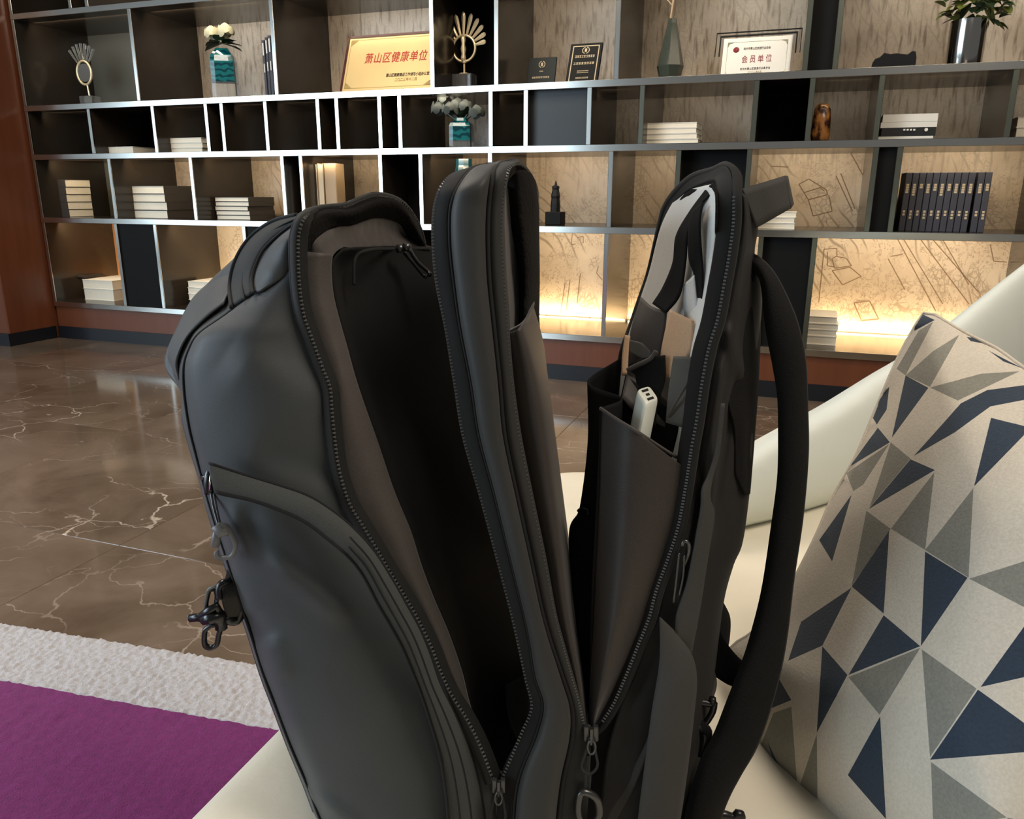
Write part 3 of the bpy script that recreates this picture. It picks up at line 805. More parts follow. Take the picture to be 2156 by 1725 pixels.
def trophy(label, xc, w, yt, y, fan_px, ring_px, base_px, matb, stemx=0.0, bright=True):
    cx = onY(xc, 180, y).x; z = ZR[3]; H_ = onY(xc, yt, y).z - z; w_ = w
    t = thing('trophy', label, 'trophy', (cx, y, z))
    hb = H_ * .235
    MB().bbox(cx - w_ * .5, cx + w_ * .5, y - w_ * .38, y + w_ * .38, z + .0005, z + hb, .004).build('crystal_base', M['crystal'], t)
    MB().bbox(cx - w_ * .22, cx + w_ * .18, y - w_ * .2, y + w_ * .2, z + .006, z + hb - .004, .002).build('inner_block', M['coverb'], t)
    zc = z + H_ * .565; rr = H_ * .165
    MB().tube([(cx, y, z + hb), (cx, y, z + hb + .006)], w_ * .25, 10).tube([(cx, y, z + hb), (cx, y, zc - rr)], .006, 8).tube([(cx, y, zc - rr - .008), (cx, y, zc - rr + .004)], .012, 8).build('stem', M['goldm'], t)
    MB().tube([(cx + math.cos(a) * rr, y, zc + math.sin(a) * rr) for a in np.linspace(0, 2 * math.pi, 33)[:-1]], .0075, 6, True).build('ring', M['goldm'], t, True)
    MB().lathe([(.012, 0), (.016, .02), (.011, .04), (.017, .065), (.010, .09), (.015, .115), (.009, .14)], (cx - .004, y, zc - .068), 8).build('bar_charm', M['goldm'], t, True)
    for k in range(11):
        a = R(90 + (k - 5) * 15.5); L = H_ * (.285 - .014 * abs(k - 5) ** 1.35)
        u = Vector((math.cos(a), 0, math.sin(a))); v = Vector((-u.z, 0, u.x))
        p0 = Vector((cx, y, zc)) + u * (rr + .002)
        pr = [(0, .006), (.75, .0125), (.92, .010), (1, .002)]
        vv = []; 
        for (s, hw) in pr: vv += [p0 + u * L * s + v * hw + Vector((0, -.003, 0)), p0 + u * L * s + Vector((0, -.008, 0)), p0 + u * L * s - v * hw + Vector((0, -.003, 0)), p0 + u * L * s + Vector((0, .003, 0))]
        f = [(i * 4 + j, i * 4 + (j + 1) % 4, i * 4 + 4 + (j + 1) % 4, i * 4 + 4 + j) for i in range(3) for j in range(4)] + [(12, 13, 14, 15)]
        obj('ray', vv, f, M['goldm'], t)
    return t
trophy('gold trophy with a fan of rays above a ring, in the black compartment', 978, .118, 28, 4.36, 0, 0, 0, None)
# second trophy seen through the left end
y = 4.40; cx = onY(181, 180, y).x; z = ZR[3]; H_ = onY(181, 100, y).z - z
t = thing('trophy', 'clear disc trophy on a thin stem at the far left of the shelf', 'trophy', (cx, y, z))
MB().bbox(cx - .035, cx + .075, y - .04, y + .04, z + .0005, z + .085, .004).build('crystal_base', M['crystal'], t)
MB().tube([(cx + .02, y, z + .085), (cx + .012, y, z + .16)], .0055, 8).build('stem', M['goldm'], t)
zc = z + .235
MB().tube([(cx + math.cos(a) * .062, y, zc + math.sin(a) * .075) for a in np.linspace(0, 2 * math.pi, 29)[:-1]], .0085, 6, True).build('ring', M['goldm'], t, True)
MB().tube([(cx, y - .004, zc), (cx, y + .004, zc)], .058, 24).build('disc', M['crystal'], t)
for k in range(7):
    a = R(90 + (k - 3) * 13)
    MB().tube([(cx + math.cos(a) * .08, y, zc + math.sin(a) * .085), (cx + math.cos(a) * .17, y, zc + math.sin(a) * .185)], [.005, .010], 6).build('ray', M['crystal'], t)


def petals_flower(mb, c, r, n=14, seed=0):
    rnd = random.Random(seed)
    for k in range(n):
        lay = k / n
        a = k * 2.399; el = lerp = 1.35 - lay * 1.55
        d = Vector((math.cos(a) * math.cos(el), math.sin(a) * math.cos(el), math.sin(el)))
        rr = r * (.55 + .45 * lay)
        u = d.cross(Vector((.01, .02, 1))).normalized(); v = u.cross(d)
        hw = r * (.42 + .2 * rnd.random())
        pts = []
        for (s, q) in ((-.9, .3), (-.5, .95), (0, 1.1), (.5, .95), (.9, .3)):
            for side in (-1, 0, 1):
                p = c + d * rr * (1.0 - .22 * abs(side) * q - .12 * s * s) + v * (s * hw) + u * (side * q * hw * .8)
                pts.append(p)
        f = [(i * 3 + j, i * 3 + j + 1, i * 3 + j + 4, i * 3 + j + 3) for i in range(4) for j in range(2)]
        mb.add(pts, f)


def leaf_mesh(mb, base, d, L, wd, droop=.3, up=Vector((0, 0, 1))):
    d = d.normalized(); s = d.cross(up); s = s.normalized() if s.length > .01 else Vector((1, 0, 0)); n = s.cross(d)
    pts = []
    for (q, hw) in ((0, .08), (.25, .75), (.5, 1), (.78, .65), (1, .03)):
        c = base + d * L * q - up * droop * L * q * q
        pts += [c - s * wd * hw / 2 + n * wd * .12 * hw, c, c + s * wd * hw / 2 + n * wd * .12 * hw]
    return mb.add(pts, [(i * 3 + j, i * 3 + j + 1, i * 3 + j + 4, i * 3 + j + 3) for i in range(4) for j in range(2)])


# teal vase with cream roses (top shelf)
y = 4.30; z = ZR[3]
cx = onY(476, 190, y).x; w = onY(500, 190, y).x - onY(449, 190, y).x; H_ = onY(476, 103, y).z - z
t = thing('vase', 'faceted teal and clear glass vase of cream roses on the top shelf', 'vase', (cx, y, z))
rw = w * .40
MB().lathe([(rw * .96, .0005), (rw, .02), (rw, H_ * .36)], (cx, y, z), 4 * 6, 1.0, R(28)).build('clear_base', M['crystal'], t)
MB().lathe([(rw, H_ * .36), (rw * .99, H_ * .75), (rw * .92, H_ * .86), (rw * .62, H_ * .96), (rw * .52, H_), (rw * .42, H_), (rw * .5, H_ * .95)], (cx, y, z), 4 * 6, 1.0, R(28)).build('teal_body', M['tealg'], t)
for k, (dx, dz, rr) in enumerate(((-.05, .085, .055), (.04, .095, .060), (.0, .06, .045))):
    mb = MB(); petals_flower(mb, Vector((cx + dx, y - .02 + k * .02, z + H_ + dz)), rr, 16, k); mb.build('flower', M['petal'], t, True)
for k, (a, e, L) in enumerate(((180, 5, .15), (200, -10, .14), (0, 0, .17), (-12, 12, .15), (250, 5, .11), (300, 0, .11), (90, 10, .12), (165, 20, .13), (15, -12, .16), (270, 25, .1))):
    mb = MB(); leaf_mesh(mb, Vector((cx, y, z + H_ + .03)), Vector((math.cos(R(a)), math.sin(R(a)) * .5, math.sin(R(e)))), L * .85, .085, .15); mb.build('leaf', M['leafd'], t, True)
# teal vase with dusty flowers (second shelf)
y = 4.27; z = ZR[2]; cx = onY(972, 300, y).x; H_ = onY(972, 254, y).z - z; rw = (onY(997, 300, y).x - onY(950, 300, y).x) * .46
t = thing('vase', 'short teal glass vase of dusty grey flowers on the second shelf', 'vase', (cx, y, z))
MB().lathe([(rw * .95, .0005), (rw, .012), (rw, H_ * .28)], (cx, y, z), 24, 1.0, R(12)).build('clear_base', M['crystal'], t)
MB().lathe([(rw, H_ * .28), (rw, H_ * .78), (rw * .9, H_ * .9), (rw * .55, H_ * .98), (rw * .5, H_ * 1.08), (rw * .4, H_ * 1.08), (rw * .45, H_ * .95)], (cx, y, z), 24, 1.0, R(12)).build('teal_body', M['tealg'], t)
for k, (dx, dz, rr) in enumerate(((-.125, .065, .062), (-.085, .125, .058), (-.055, .055, .058), (-.02, .085, .048), (.03, .075, .045), (.105, .035, .055))):
    mb = MB(); petals_flower(mb, Vector((cx + dx, y - .01 * (k % 3), z + H_ + dz)), rr, 16, k + 9); mb.build('flower', M['petalg'], t, True)
mb = MB()
for dx in (-.1, -.05, .0, .05, .09): mb.tube([(cx, y, z + H_ * .5), (cx + dx * .4, y, z + H_ + .01), (cx + dx, y, z + H_ + .05)], .006, 6)
mb.build('stems', M['leafd'], t)
for a in (20, 75, 120, 200, 300, 340):
    mb = MB(); leaf_mesh(mb, Vector((cx, y, z + H_ + .01)), Vector((math.cos(R(a)) * .8, math.sin(R(a)) * .4, .5)), .09, .05, .1); mb.build('leaf', M['leafd'], t, True)
# dark teal faceted vase half hidden behind the backpack
y = 4.3; z = ZR[1]; cx = onY(978, 400, y).x; H_ = onY(978, 335, y).z - z; rw = (onY(1000, 400, y).x - onY(956, 400, y).x) * .5
t = thing('vase', 'dark teal pierced vase standing behind the middle of the backpack', 'vase', (cx, y, z))
MB().lathe([(rw * .6, .0005), (rw * .8, H_ * .2), (rw, H_ * .5), (rw, H_ * .72), (rw * .72, H_ * .90), (rw * .72, H_), (rw * .6, H_), (rw * .6, H_ * .9)], (cx, y, z), 10).build('body', M['tealg2'], t)
for k in range(4):
    a = R(240 + k * 24); q = Vector((cx + math.cos(a) * rw * .985, y + math.sin(a) * rw * .985, z + H_ * .62))
    MB().tube([q - Vector((0, 0, .016)), q + Vector((0, 0, .016))], .009, 8).build('pale_slot', M['petalg'], t)
# smoky faceted bottle vase
y = 4.30; z = ZR[3]; cx = onY(1410, 150, y).x; H_ = onY(1410, 40, y).z - z; rw = (onY(1439, 150, y).x - onY(1381, 150, y).x) * .5
t = thing('vase', 'tall smoky green faceted vase with a single stem, left of the certificate', 'vase', (cx, y, z))
MB().lathe([(rw * .60, .0005), (rw * .72, H_ * .02), (rw * 1.0, H_ * .26), (rw * .9, H_ * .36), (rw * .36, H_ * .93), (rw * .30, H_), (rw * .22, H_), (rw * .26, H_ * .9)], (cx, y, z), 7, rot=.3).build('glass_body', M['smoke'], t)
MB().tube([(cx - .005, y, z + H_ * .5), (cx - .008, y, z + H_ * 1.05), (cx + .006, y, z + H_ * 1.45)], .006, 6).tube([(cx - .004, y, z + H_ * 1.2), (cx - .04, y, z + H_ * 1.33), (cx - .05, y, z + H_ + .17)], .004, 6).tube([(cx - .03, y, z + H_ * 1.3), (cx - .10, y, z + H_ + .15), (cx - .16, y, z + H_ + .165)], .004, 6).tube([(cx - .05, y, z + H_ + .14), (cx - .10, y, z + H_ + .20)], .004, 6).tube([(cx + .004, y, z + H_ * 1.4), (cx + .02, y, z + H_ + .23)], .004, 6).build('stem', M['covert'], t)
for k, (dx, dz, rr) in enumerate(((-.05, .175, .050), (-.16, .165, .034), (-.10, .205, .042), (.02, .23, .04))):
    mb = MB(); petals_flower(mb, Vector((cx + dx, y, z + H_ + dz)), rr, 14, k + 30); mb.build('flower', M['petal'], t, True)
# black jagged stone
y = 4.26; z = ZR[3]; xa = onY(1836, 150, y).x; xb = onY(1926, 150, y).x
H_ = onY(1880, 108, y).z - z
t = thing('ornament', 'low jagged black stone ornament left of the potted plant', 'ornament', ((xa + xb) / 2, y, z))
prof = [(0, .55), (.05, .72), (.16, .80), (.25, 1.0), (.40, .92), (.55, .95), (.68, .90), (.80, .86), (.90, 1.02), (.97, 1.0), (1, .7)]
v = []
for yy, sc in ((y, .9), (y + .03, 1.0), (y + .08, .85)):
    for (a, b) in prof: v += [(xa + (xb - xa) * a, yy, z + .0005), (xa + (xb - xa) * a, yy, z + H_ * b * sc)]
n = len(prof); f = []
for s in range(2):
    for i in range(n - 1):
        a = s * 2 * n + 2 * i; c = a + 2 * n
        f.append((a + 1, a + 3, c + 3, c + 1))
for i in range(n - 1): f += [(2 * i, 2 * i + 2, 2 * i + 3, 2 * i + 1), (4 * n + 2 * i, 4 * n + 2 * i + 1, 4 * n + 2 * i + 3, 4 * n + 2 * i + 2), (2 * i, 4 * n + 2 * i, 4 * n + 2 * i + 2, 2 * i + 2)]
for s in range(2):
    f += [(s * 2 * n, s * 2 * n + 1, (s + 1) * 2 * n + 1, (s + 1) * 2 * n), (s * 2 * n + 2 * n - 2, (s + 1) * 2 * n + 2 * n - 2, (s + 1) * 2 * n + 2 * n - 1, s * 2 * n + 2 * n - 1)]
obj('stone', v, f, M['blacks'], t)
# steel pot with plant
y = 4.30; z = ZR[3]; cx = onY(2027, 140, y).x; H_ = onY(2040, 44, y).z - z; rw = (onY(2066, 140, y).x - onY(1988, 140, y).x) * .5
t = thing('potted_plant', 'leafy olive plant in a polished steel cylinder pot, top right', 'plant', (cx, y, z))
MB().lathe([(rw * .98, .0005), (rw, .004), (rw, H_), (rw * .95, H_), (rw * .94, H_ * .85)], (cx, y, z), 40).build('pot', M['chrome'], t, True)
shade(t.children[0])
rnd = random.Random(5)
for k in range(95):
    a = rnd.uniform(0, 2 * math.pi); e = rnd.uniform(-.5, 1.5); L = rnd.uniform(.045, .072)
    rad = rnd.uniform(.5, 1.0)
    b = Vector((cx + .012, y, z + H_ + .03)) + Vector((math.cos(a) * math.cos(e) * .135, math.sin(a) * math.cos(e) * .11, math.sin(e) * .11)) * rad
    if e < 0 and abs(math.cos(a)) < .75: b.z += .06
    mb = MB(); leaf_mesh(mb, b, Vector((math.cos(a) * .7 + rnd.uniform(-.5, .5), math.sin(a) * .5 - .35, rnd.uniform(-.5, .5))), L, L * .9, .25); mb.build('leaf', M['leaf' if rnd.random() < .8 else 'leafd'], t, True)
# amber stone
y = 4.24; z = ZR[2]; cx = onY(1727, 280, y).x; H_ = onY(1727, 219, y).z - z; rw = (onY(1747, 280, y).x - onY(1707, 280, y).x) * .5
t = thing('vase', 'small amber brown mottled vase on the second shelf', 'vase', (cx, y, z))
MB().lathe([(rw * .88, .0005), (rw * .98, H_ * .12), (rw, H_ * .3), (rw * .96, H_ * .6), (rw * .86, H_ * .85), (rw * .6, H_ * .97), (rw * .42, H_), (rw * .3, H_), (rw * .3, H_ * .93)], (cx, y, z), 20, .1).build('body', M['amber'], t, True)
# black figurine on a cube
y = 4.28; z = ZR[1]; cx = onY(1169, 460, y).x; H_ = onY(1169, 384, y).z - z; cw = onY(1186, 460, y).x - onY(1153, 460, y).x
t = thing('figurine', 'small black carved figurine on a black cube plinth', 'figurine', (cx, y, z))
MB().bbox(cx - cw / 2, cx + cw / 2, y - cw / 2, y + cw / 2, z + .0005, z + H_ * .31, .003).build('cube_plinth', M['blackp'], t)
fr = cw * .27
MB().lathe([(fr * 1.0, H_ * .31), (fr * .98, H_ * .5), (fr * .86, H_ * .62), (fr * .95, H_ * .68), (fr * .72, H_ * .80), (fr * .66, H_ * .83), (fr * .76, H_ * .86), (fr * .74, H_ * .91), (fr * .3, H_ * .93), (fr * .22, H_ * .985), (fr * .06, H_ * 1.04)], (cx, y, z), 12, .25).build('carved_figure', M['blacks'], t)
# dark low box on second shelf left
y = 4.34; z = ZR[2]; xa = onY(212, 300, y).x; xb = onY(262, 300, y).x
t = thing('box', 'low dark box behind the single white book on the second shelf', 'box', ((xa + xb) / 2, y, z))
MB().bbox(xa, xb, y, y + .12, z + .0005, z + .052, .003).build('body', M['coverb'], t)
MB().bbox(xa - .002, xb + .002, y - .002, y + .122, z + .053, z + .068, .002).build('lid', M['coverb'], t)
# things at the very top of the frame
y = 4.2; z = ZR[4]
for k, (a, b) in enumerate(((150, 175), (228, 262))):
    xa = onY(a, 10, y).x; xb = onY(b, 10, y).x
    if k: book(((xa + xb) / 2, y + .1, z), xb - xa, .2, .03, 0, 'coverw', 'white book lying on the topmost visible shelf board, upper left edge', 'top shelf books')

# ------------------------------------------------------------------ rug
rug = thing('rug', 'shaggy rug with purple field and pale grey border on the marble floor', 'rug', (-1.4, 0.8, 0))
def pile(name, p0, p1, d0, d1, m, amp, n, mm):
    V = []
    for i in range(n):
        for j in range(mm):
            s, q = i / (n - 1), d0 + (d1 - d0) * j / (mm - 1)
            e = (p1 - p0).normalized(); nn = Vector((-e.y, e.x, 0))
            P = p0 + (p1 - p0) * s - nn * q
            zz = 0.012 + amp * (noise.noise(P * 90) + .6 * noise.noise(P * 210))
            ed = 0.004 * noise.noise(P * 60) if j == 0 else 0
            P = P + nn * ed; P.z = zz if 0 < j < mm - 1 or d0 > .01 else 0.001
            V.append(P)
    return obj(name, V, grid_faces(n, mm), m, rug, True)
e0 = onZ(0, 1310, .012); e1 = onZ(560, 1400, .012); e = (e1 - e0).normalized()
P0, P1 = e0 - e * 1.1, e0 + e * 1.17
f0 = onZ(0, 1432, .012); nn = Vector((-e.y, e.x, 0)); bd = -(f0 - e0).dot(nn)
pile('border', P0, P1, 0.0, bd + .004, M['rugw'], .0042, 560, 44)
pile('field', P0, P1, bd, 2.0, M['rugp'], .0026, 240, 130)

# ------------------------------------------------------------------ sofa
SZ = 0.44
sofa = thing('sofa', 'curved cream leather sofa under the backpack', 'sofa', (0.2, 0.9, 0))
def rounded_outline():
    A = onZ(425, 1725, SZ); Bq = onZ(590, 1505, SZ)
    xl = (A.x + Bq.x) / 2 - .012
    return xl
xl = -0.508
# seat: rounded slab with sagging top
sx0, sx1, sy0, sy1 = xl, 1.75, -0.55, 1.545
def superslab(name, x0, x1, y0, y1, z0, z1, rad, m, crown=.0, corner=.22, n=22):
    """slab with rounded plan corners and a rounded upper edge"""
    outl = []
    cs = [(x1 - corner, y1 - corner, 0), (x0 + corner, y1 - corner, 90), (x0 + corner, y0 + corner, 180), (x1 - corner, y0 + corner, 270)]
    for cx, cy, a0 in cs:
        for k in range(n): 
            a = R(a0 + 90 * k / (n - 1)); outl.append((cx, cy, math.cos(a), math.sin(a)))
    rings = []
    prof = [(0, z0), (0, z1 - rad)] + [(rad * (1 - math.cos(R(90 * k / 6))), z1 - rad + rad * math.sin(R(90 * k / 6))) for k in range(1, 7)] + [(corner * .6, z1 + crown * .5), (corner * .98, z1 + crown)]
    for (ins, z) in prof:
        rings.append([Vector((cx + c * (corner - ins), cy + s * (corner - ins), z)) for cx, cy, c, s in outl])
    v = [p for r in rings for p in r]; N = len(outl)
    f = [(i * N + j, i * N + (j + 1) % N, (i + 1) * N + (j + 1) % N, (i + 1) * N + j) for i in range(len(rings) - 1) for j in range(N)]
    f += [tuple((len(rings) - 1) * N + j for j in range(N)), tuple(range(N))[::-1]]
    return obj(name, v, f, m, sofa, True)
superslab('seat_cushion', sx0, sx1, sy0, sy1, .20, SZ, .05, M['leather'], 0.0, .16)
superslab('base', sx0 + .05, sx1 - .05, sy0 + .05, sy1 - .05, .05, .20, .01, M['leather2'], 0, .14)
for (x, y) in ((-.38, 1.4), (-.38, -.35), (1.6, 1.4), (1.6, -.35)):
    MB().lathe([(.025, 0), (.03, .06)], (x, y, 0), 14).build('leg', M['chrome'], sofa)
# swept backrest
crease = [(1500, 1130), (1555, 1115), (1640, 1094), (1720, 1070), (1820, 1040), (1950, 1000), (2156, 930), (2420, 850)]
top = [(1515, 985), (1575, 945), (1645, 905), (1725, 862), (1825, 800), (1945, 725), (2156, 560), (2420, 365)]
rows = [[], [], [], [], [], []]
for (cx_, cy_), (tx, ty) in zip(crease, top):
    c = onZ(cx_, cy_, SZ - .005); cc = toworld(rayc(cx_, cy_)); Yc = -c.x * _sy * -1
    Yc = (Vector((c.x, c.y, 0)).dot(Vector((-_sy, _cy, 0))))
    lerp = lambda s: (cx_ + (tx - cx_) * s, cy_ + (ty - cy_) * s)
    rows[0].append((*lerp(0.0), Yc)); rows[1].append((*lerp(.10), Yc - .045)); rows[2].append((*lerp(.45), Yc - .055))
    rows[3].append((*lerp(.82), Yc - .02)); rows[4].append((*lerp(1.0), Yc + .05)); rows[5].append((*lerp(.93), Yc + .14))
rows.append([(a, b + 200, y_ + .05) for a, b, y_ in rows[5]])
loft('backrest', rows, M['leather2'], sofa, nu=60, nv=40, thick=0, wr=.004, ws=9, even=False)

# ------------------------------------------------------------------ throw pillow
pil = thing('throw_pillow', 'beige throw pillow with navy and sage triangle print leaning on the sofa back', 'pillow', B(1800, 1500, .62))
K = 1.4555
cv = lambda L: [(1460 + x / K, 540 + y / K) for x, y in L]
NAVY = [cv(L) for L in ([(690, 172), (740, 195), (676, 228)], [(650, 365), (720, 403), (608, 556)], [(600, 400), (592, 470), (562, 515), (540, 480)], [(565, 525), (602, 570), (478, 645)], [(455, 640), (468, 668), (440, 690)],
    [(1013, 395), (1013, 440), (910, 460), (800, 540), (675, 612), (740, 540), (820, 450), (900, 410)], [(912, 495), (1013, 520), (1013, 548), (860, 705)], [(665, 622), (740, 655), (537, 775)], [(485, 730), (425, 935), (385, 870)],
    [(600, 840), (583, 1095), (485, 1012), (560, 900)], [(710, 905), (840, 985), (697, 1195)], [(485, 1015), (395, 1193), (290, 1240), (330, 1120)], [(583, 1100), (695, 1195), (475, 1283)], [(395, 1195), (472, 1283), (378, 1460)],
    [(262, 1295), (300, 1360), (240, 1385)], [(1013, 1135), (1013, 1290), (880, 1320)], [(872, 1328), (1013, 1430), (1013, 1520), (725, 1543)], [(572, 1410), (590, 1725), (473, 1590)], [(228, 1490), (262, 1560), (345, 1760), (270, 1640)],
    [(837, 247), (860, 250), (895, 268), (850, 260)], [(903, 288), (960, 318), (1013, 345), (950, 322)])]
NAVY += [[(2156, 814), (2300, 830), (2200, 930), (2156, 914)], [(2156, 1320), (2240, 1300), (2156, 1424)], [(2156, 1525), (2300, 1600), (2156, 1584)], [(1950, 1800), (2100, 1830), (2000, 1900)]]
GREY = [cv(L) for L in ([(690, 228), (735, 200), (650, 365), (622, 345)], [(815, 240), (725, 400), (650, 365), (735, 290)], [(1000, 352), (810, 442), (725, 402), (880, 360)], [(605, 570), (665, 620), (540, 770)], [(738, 662), (710, 900), (605, 835)], [(858, 710), (843, 985), (710, 900)],
    [(530, 780), (605, 835), (485, 1010)], [(1013, 935), (1013, 1075), (845, 988)], [(695, 1200), (570, 1405), (475, 1290)], [(700, 1205), (868, 1325), (725, 1535)], [(378, 1465), (382, 1800), (320, 1640)], [(300, 1380), (318, 1620), (190, 1540), (245, 1400)],
    [(728, 1550), (960, 1720), (735, 1760)], [(600, 575), (520, 700), (490, 720), (468, 665)], [(238, 1510), (275, 1680), (215, 1580)])]
GREY += [[(2156, 1182), (2260, 1200), (2156, 1278)], [(2120, 1722), (2300, 1760), (2200, 1850)]]
OUT = [(1945, 660), (1962, 660), (2000, 683), (2045, 708), (2100, 735), (2156, 775), (2280, 850), (2420, 935), (2440, 1000), (2400, 1300), (2330, 1700), (2250, 2050), (2190, 2100), (2060, 2000), (1900, 1870), (1760, 1765), (1690, 1700), (1630, 1640), (1597, 1600), (1575, 1540), (1550, 1440), (1530, 1385), (1545, 1358), (1580, 1335),
       (1635, 1285), (1680, 1205), (1722, 1120), (1752, 1050), (1800, 965), (1845, 860), (1888, 760), (1925, 690)]
OUTd = [tuple(p[:2]) for p in arcs([(*p, 0) for p in OUT + [OUT[0]]], 150)][:-1]
def inside(p, poly):
    c = False; n = len(poly); x, y = p
    for i in range(n):
        x0, y0 = poly[i]; x1, y1 = poly[i - 1]
        if (y0 > y) != (y1 > y) and x < (x1 - x0) * (y - y0) / (y1 - y0) + x0: c = not c
    return c
Oarr = np.array(OUTd)
def edist(p): return math.sqrt(np.min((Oarr[:, 0] - p[0]) ** 2 + (Oarr[:, 1] - p[1]) ** 2))
# plane through the four corners in inverse depth
corn = np.array([(1945, 660, 1 / .93), (1535, 1380, 1 / .80), (2420, 935, 1 / .62), (2190, 2100, 1 / .47)])
sol = np.linalg.lstsq(np.c_[corn[:, :2], np.ones(4)], corn[:, 2], rcond=None)[0]
def pilY(p, side):
    y0 = 1 / (sol[0] * p[0] + sol[1] * p[1] + sol[2])
    e_ = edist(p)
    b = 1 - math.exp(-e_ / 130.0)
    return y0 - side * (.085 * b if side > 0 else .05 * b) + .0
gv = []
for gx in range(1520, 2460, 22):
    for gy in range(650, 2110, 22):
        p = (gx + (11 if (gy // 22) % 2 else 0), gy)
        if inside(p, OUTd) and edist(p) > 9: gv.append(p)
verts = [Vector(p) for p in OUTd]; edges = [(i, (i + 1) % len(OUTd)) for i in range(len(OUTd))]
nO = len(OUTd)
for poly in NAVY + GREY:
    k = len(verts)
    dense = []
    for i, p in enumerate(poly):
        q = poly[(i + 1) % len(poly)]; L = math.dist(p, q); n = max(1, int(L / 20))
        dense += [(p[0] + (q[0] - p[0]) * s / n, p[1] + (q[1] - p[1]) * s / n) for s in range(n)]
    verts += [Vector(p) for p in dense]; edges += [(k + i, k + (i + 1) % len(dense)) for i in range(len(dense))]
verts += [Vector(p) for p in gv]
ov, oe, of, *_ = delaunay_2d_cdt(verts, edges, [], 0, 0.4)
fr_v = [B(p.x, p.y, pilY((p.x, p.y), 1)) for p in ov]
fc = []; mi = []
for f in of:
    c = sum((ov[i] for i in f), Vector((0, 0))) / len(f)
    if not inside((c.x, c.y), OUTd): continue
    fc.append(tuple(f)); mi.append(1 if any(inside((c.x, c.y), q) for q in NAVY) else 2 if any(inside((c.x, c.y), q) for q in GREY) else 0)
used = sorted({i for f in fc for i in f}); rm = {a: b for b, a in enumerate(used)}
fv = []
for i in used:
    q = fr_v[i]; d = .0022 * noise.noise(q * 11) + .0012 * noise.noise(q * 26)
    fv.append(q + (Vector((0, 0, EYE)) - q).normalized() * d)
o = obj('front_cover', fv, [tuple(rm[i] for i in f) for f in fc], M['linen'], pil, True)
o.data.materials.append(M['navy']); o.data.materials.append(M['grey'])
o.data.polygons.foreach_set('material_index', mi)
bk = [B(ov[i].x, ov[i].y, pilY((ov[i].x, ov[i].y), -1)) for i in used]
obj('back_cover', bk, [tuple(rm[i] for i in f)[::-1] for f in fc], M['linen'], pil, True)
MB().tube([B(p[0], p[1], pilY(p, 0)) for p in OUTd], .0022, 6, True).build('piping', M['linen'], pil, True)

# ------------------------------------------------------------------ backpack
bp = thing('backpack', 'large dark grey travel backpack standing open on the cream sofa', 'backpack', B(1090, 1800, .62))

def Yn(py, off=0.0):       # near side of the bag leans: a little further away at the top
    return .655 - .105 * max(0, (py - 345)) / 1480 + off
def nr(L, off=0.0): return [(x, y, Yn(y, off)) for x, y in L]

# --- front shell (left)
L_ = [(611, 579), (535, 619), (473, 665), (418, 704), (398, 736), (387, 772), (388, 827), (398, 898), (412, 955), (424, 1000), (440, 1060), (462, 1130), (488, 1210), (512, 1287), (531, 1344), (555, 1421), (583, 1495), (613, 1574), (647, 1654), (674, 1725), (720, 1830)]
Rz = [(625, 540), (629, 600), (637, 655), (645, 690), (655, 715), (668, 748), (690, 805), (699, 870), (703, 915), (709, 960), (720, 1015), (745, 1075), (786, 1143), (818, 1201), (842, 1240), (880, 1300), (910, 1365), (935, 1430), (985, 1515), (1036, 1640), (1052, 1830)]
TL = [(632, 515, Yn(515))] + []
side_rows = [[], [], [], []]
def wrinkle(px, py):
    d = 0.0
    def ridge(x0, y0, x1, y1, w, h):
        dx, dy = x1 - x0, y1 - y0; L = math.hypot(dx, dy); s = ((px - x0) * dx + (py - y0) * dy) / L / L
        if -.15 < s < 1.15:
            q = ((px - x0) * dy - (py - y0) * dx) / L
            return h * math.exp(-(q / w) ** 2) * max(0, min(1, (s + .15) * 4, (1.15 - s) * 4))
        return 0
    d += ridge(480, 1090, 600, 1210, 26, .0045) + ridge(600, 1210, 720, 1300, 22, .004) - ridge(520, 1075, 560, 1180, 22, .003)
    d += ridge(640, 1660, 760, 1740, 14, .004) - ridge(530, 1290, 560, 1350, 20, .004) + ridge(570, 1340, 600, 1420, 24, .003)
    d += ridge(500, 760, 660, 860, 60, .004) - ridge(560, 950, 700, 1000, 40, .003)
    return d
for (lx, ly), (rx, ry) in zip(L_, Rz):
    yl, yr = Yn(ly, .02), Yn(ry, .0)
    for k, s in enumerate((0, .12, .5, 1.0)):
        bul = (0, .022, .026, 0)[k] * min(1, (ly - 560) / 160 + .1)
        side_rows[k].append((lx + (rx - lx) * s, ly + (ry - ly) * s, yl + (yr - yl) * s - bul))
loft('side_panel', side_rows, M['slate'], bp, nu=110, nv=46, even=False, wr=.0026, ws=11, relief=wrinkle)
# front panel wrapping away from the side panel
S_ = [(616, 460, .705), (560, 478, .73), (505, 535, .745), (447, 590, .75), (405, 640, .745), (350, 760, .73), (386, 827, .70), (384, 880, .69), (402, 946, .685), (422, 1009, .68), (437, 1070, .675), (458, 1140, .67), (484, 1217, .66), (508, 1290, .655), (526, 1344, .65), (550, 1421, .645), (578, 1495, .64), (608, 1574, .635), (641, 1654, .63), (668, 1725, .625), (712, 1830, .62)]
L3 = [(x, y, Yn(y, .022)) for x, y in L_]
M3 = [((a[0] * .5 + c[0] * .5) - 3, a[1] * .5 + c[1] * .5, a[2] * .5 + c[2] * .5 + (.010 if i < 6 else .0)) for i, (a, c) in enumerate(zip(L3, S_))]
F3 = [(x + 30 + (40 if i < 6 else 0), y + (20 if i < 6 else 0), Y + .16) for i, (x, y, Y) in enumerate(S_)]
G3 = [(x + 60, y, Y + .24) for i, (x, y, Y) in enumerate(F3)]
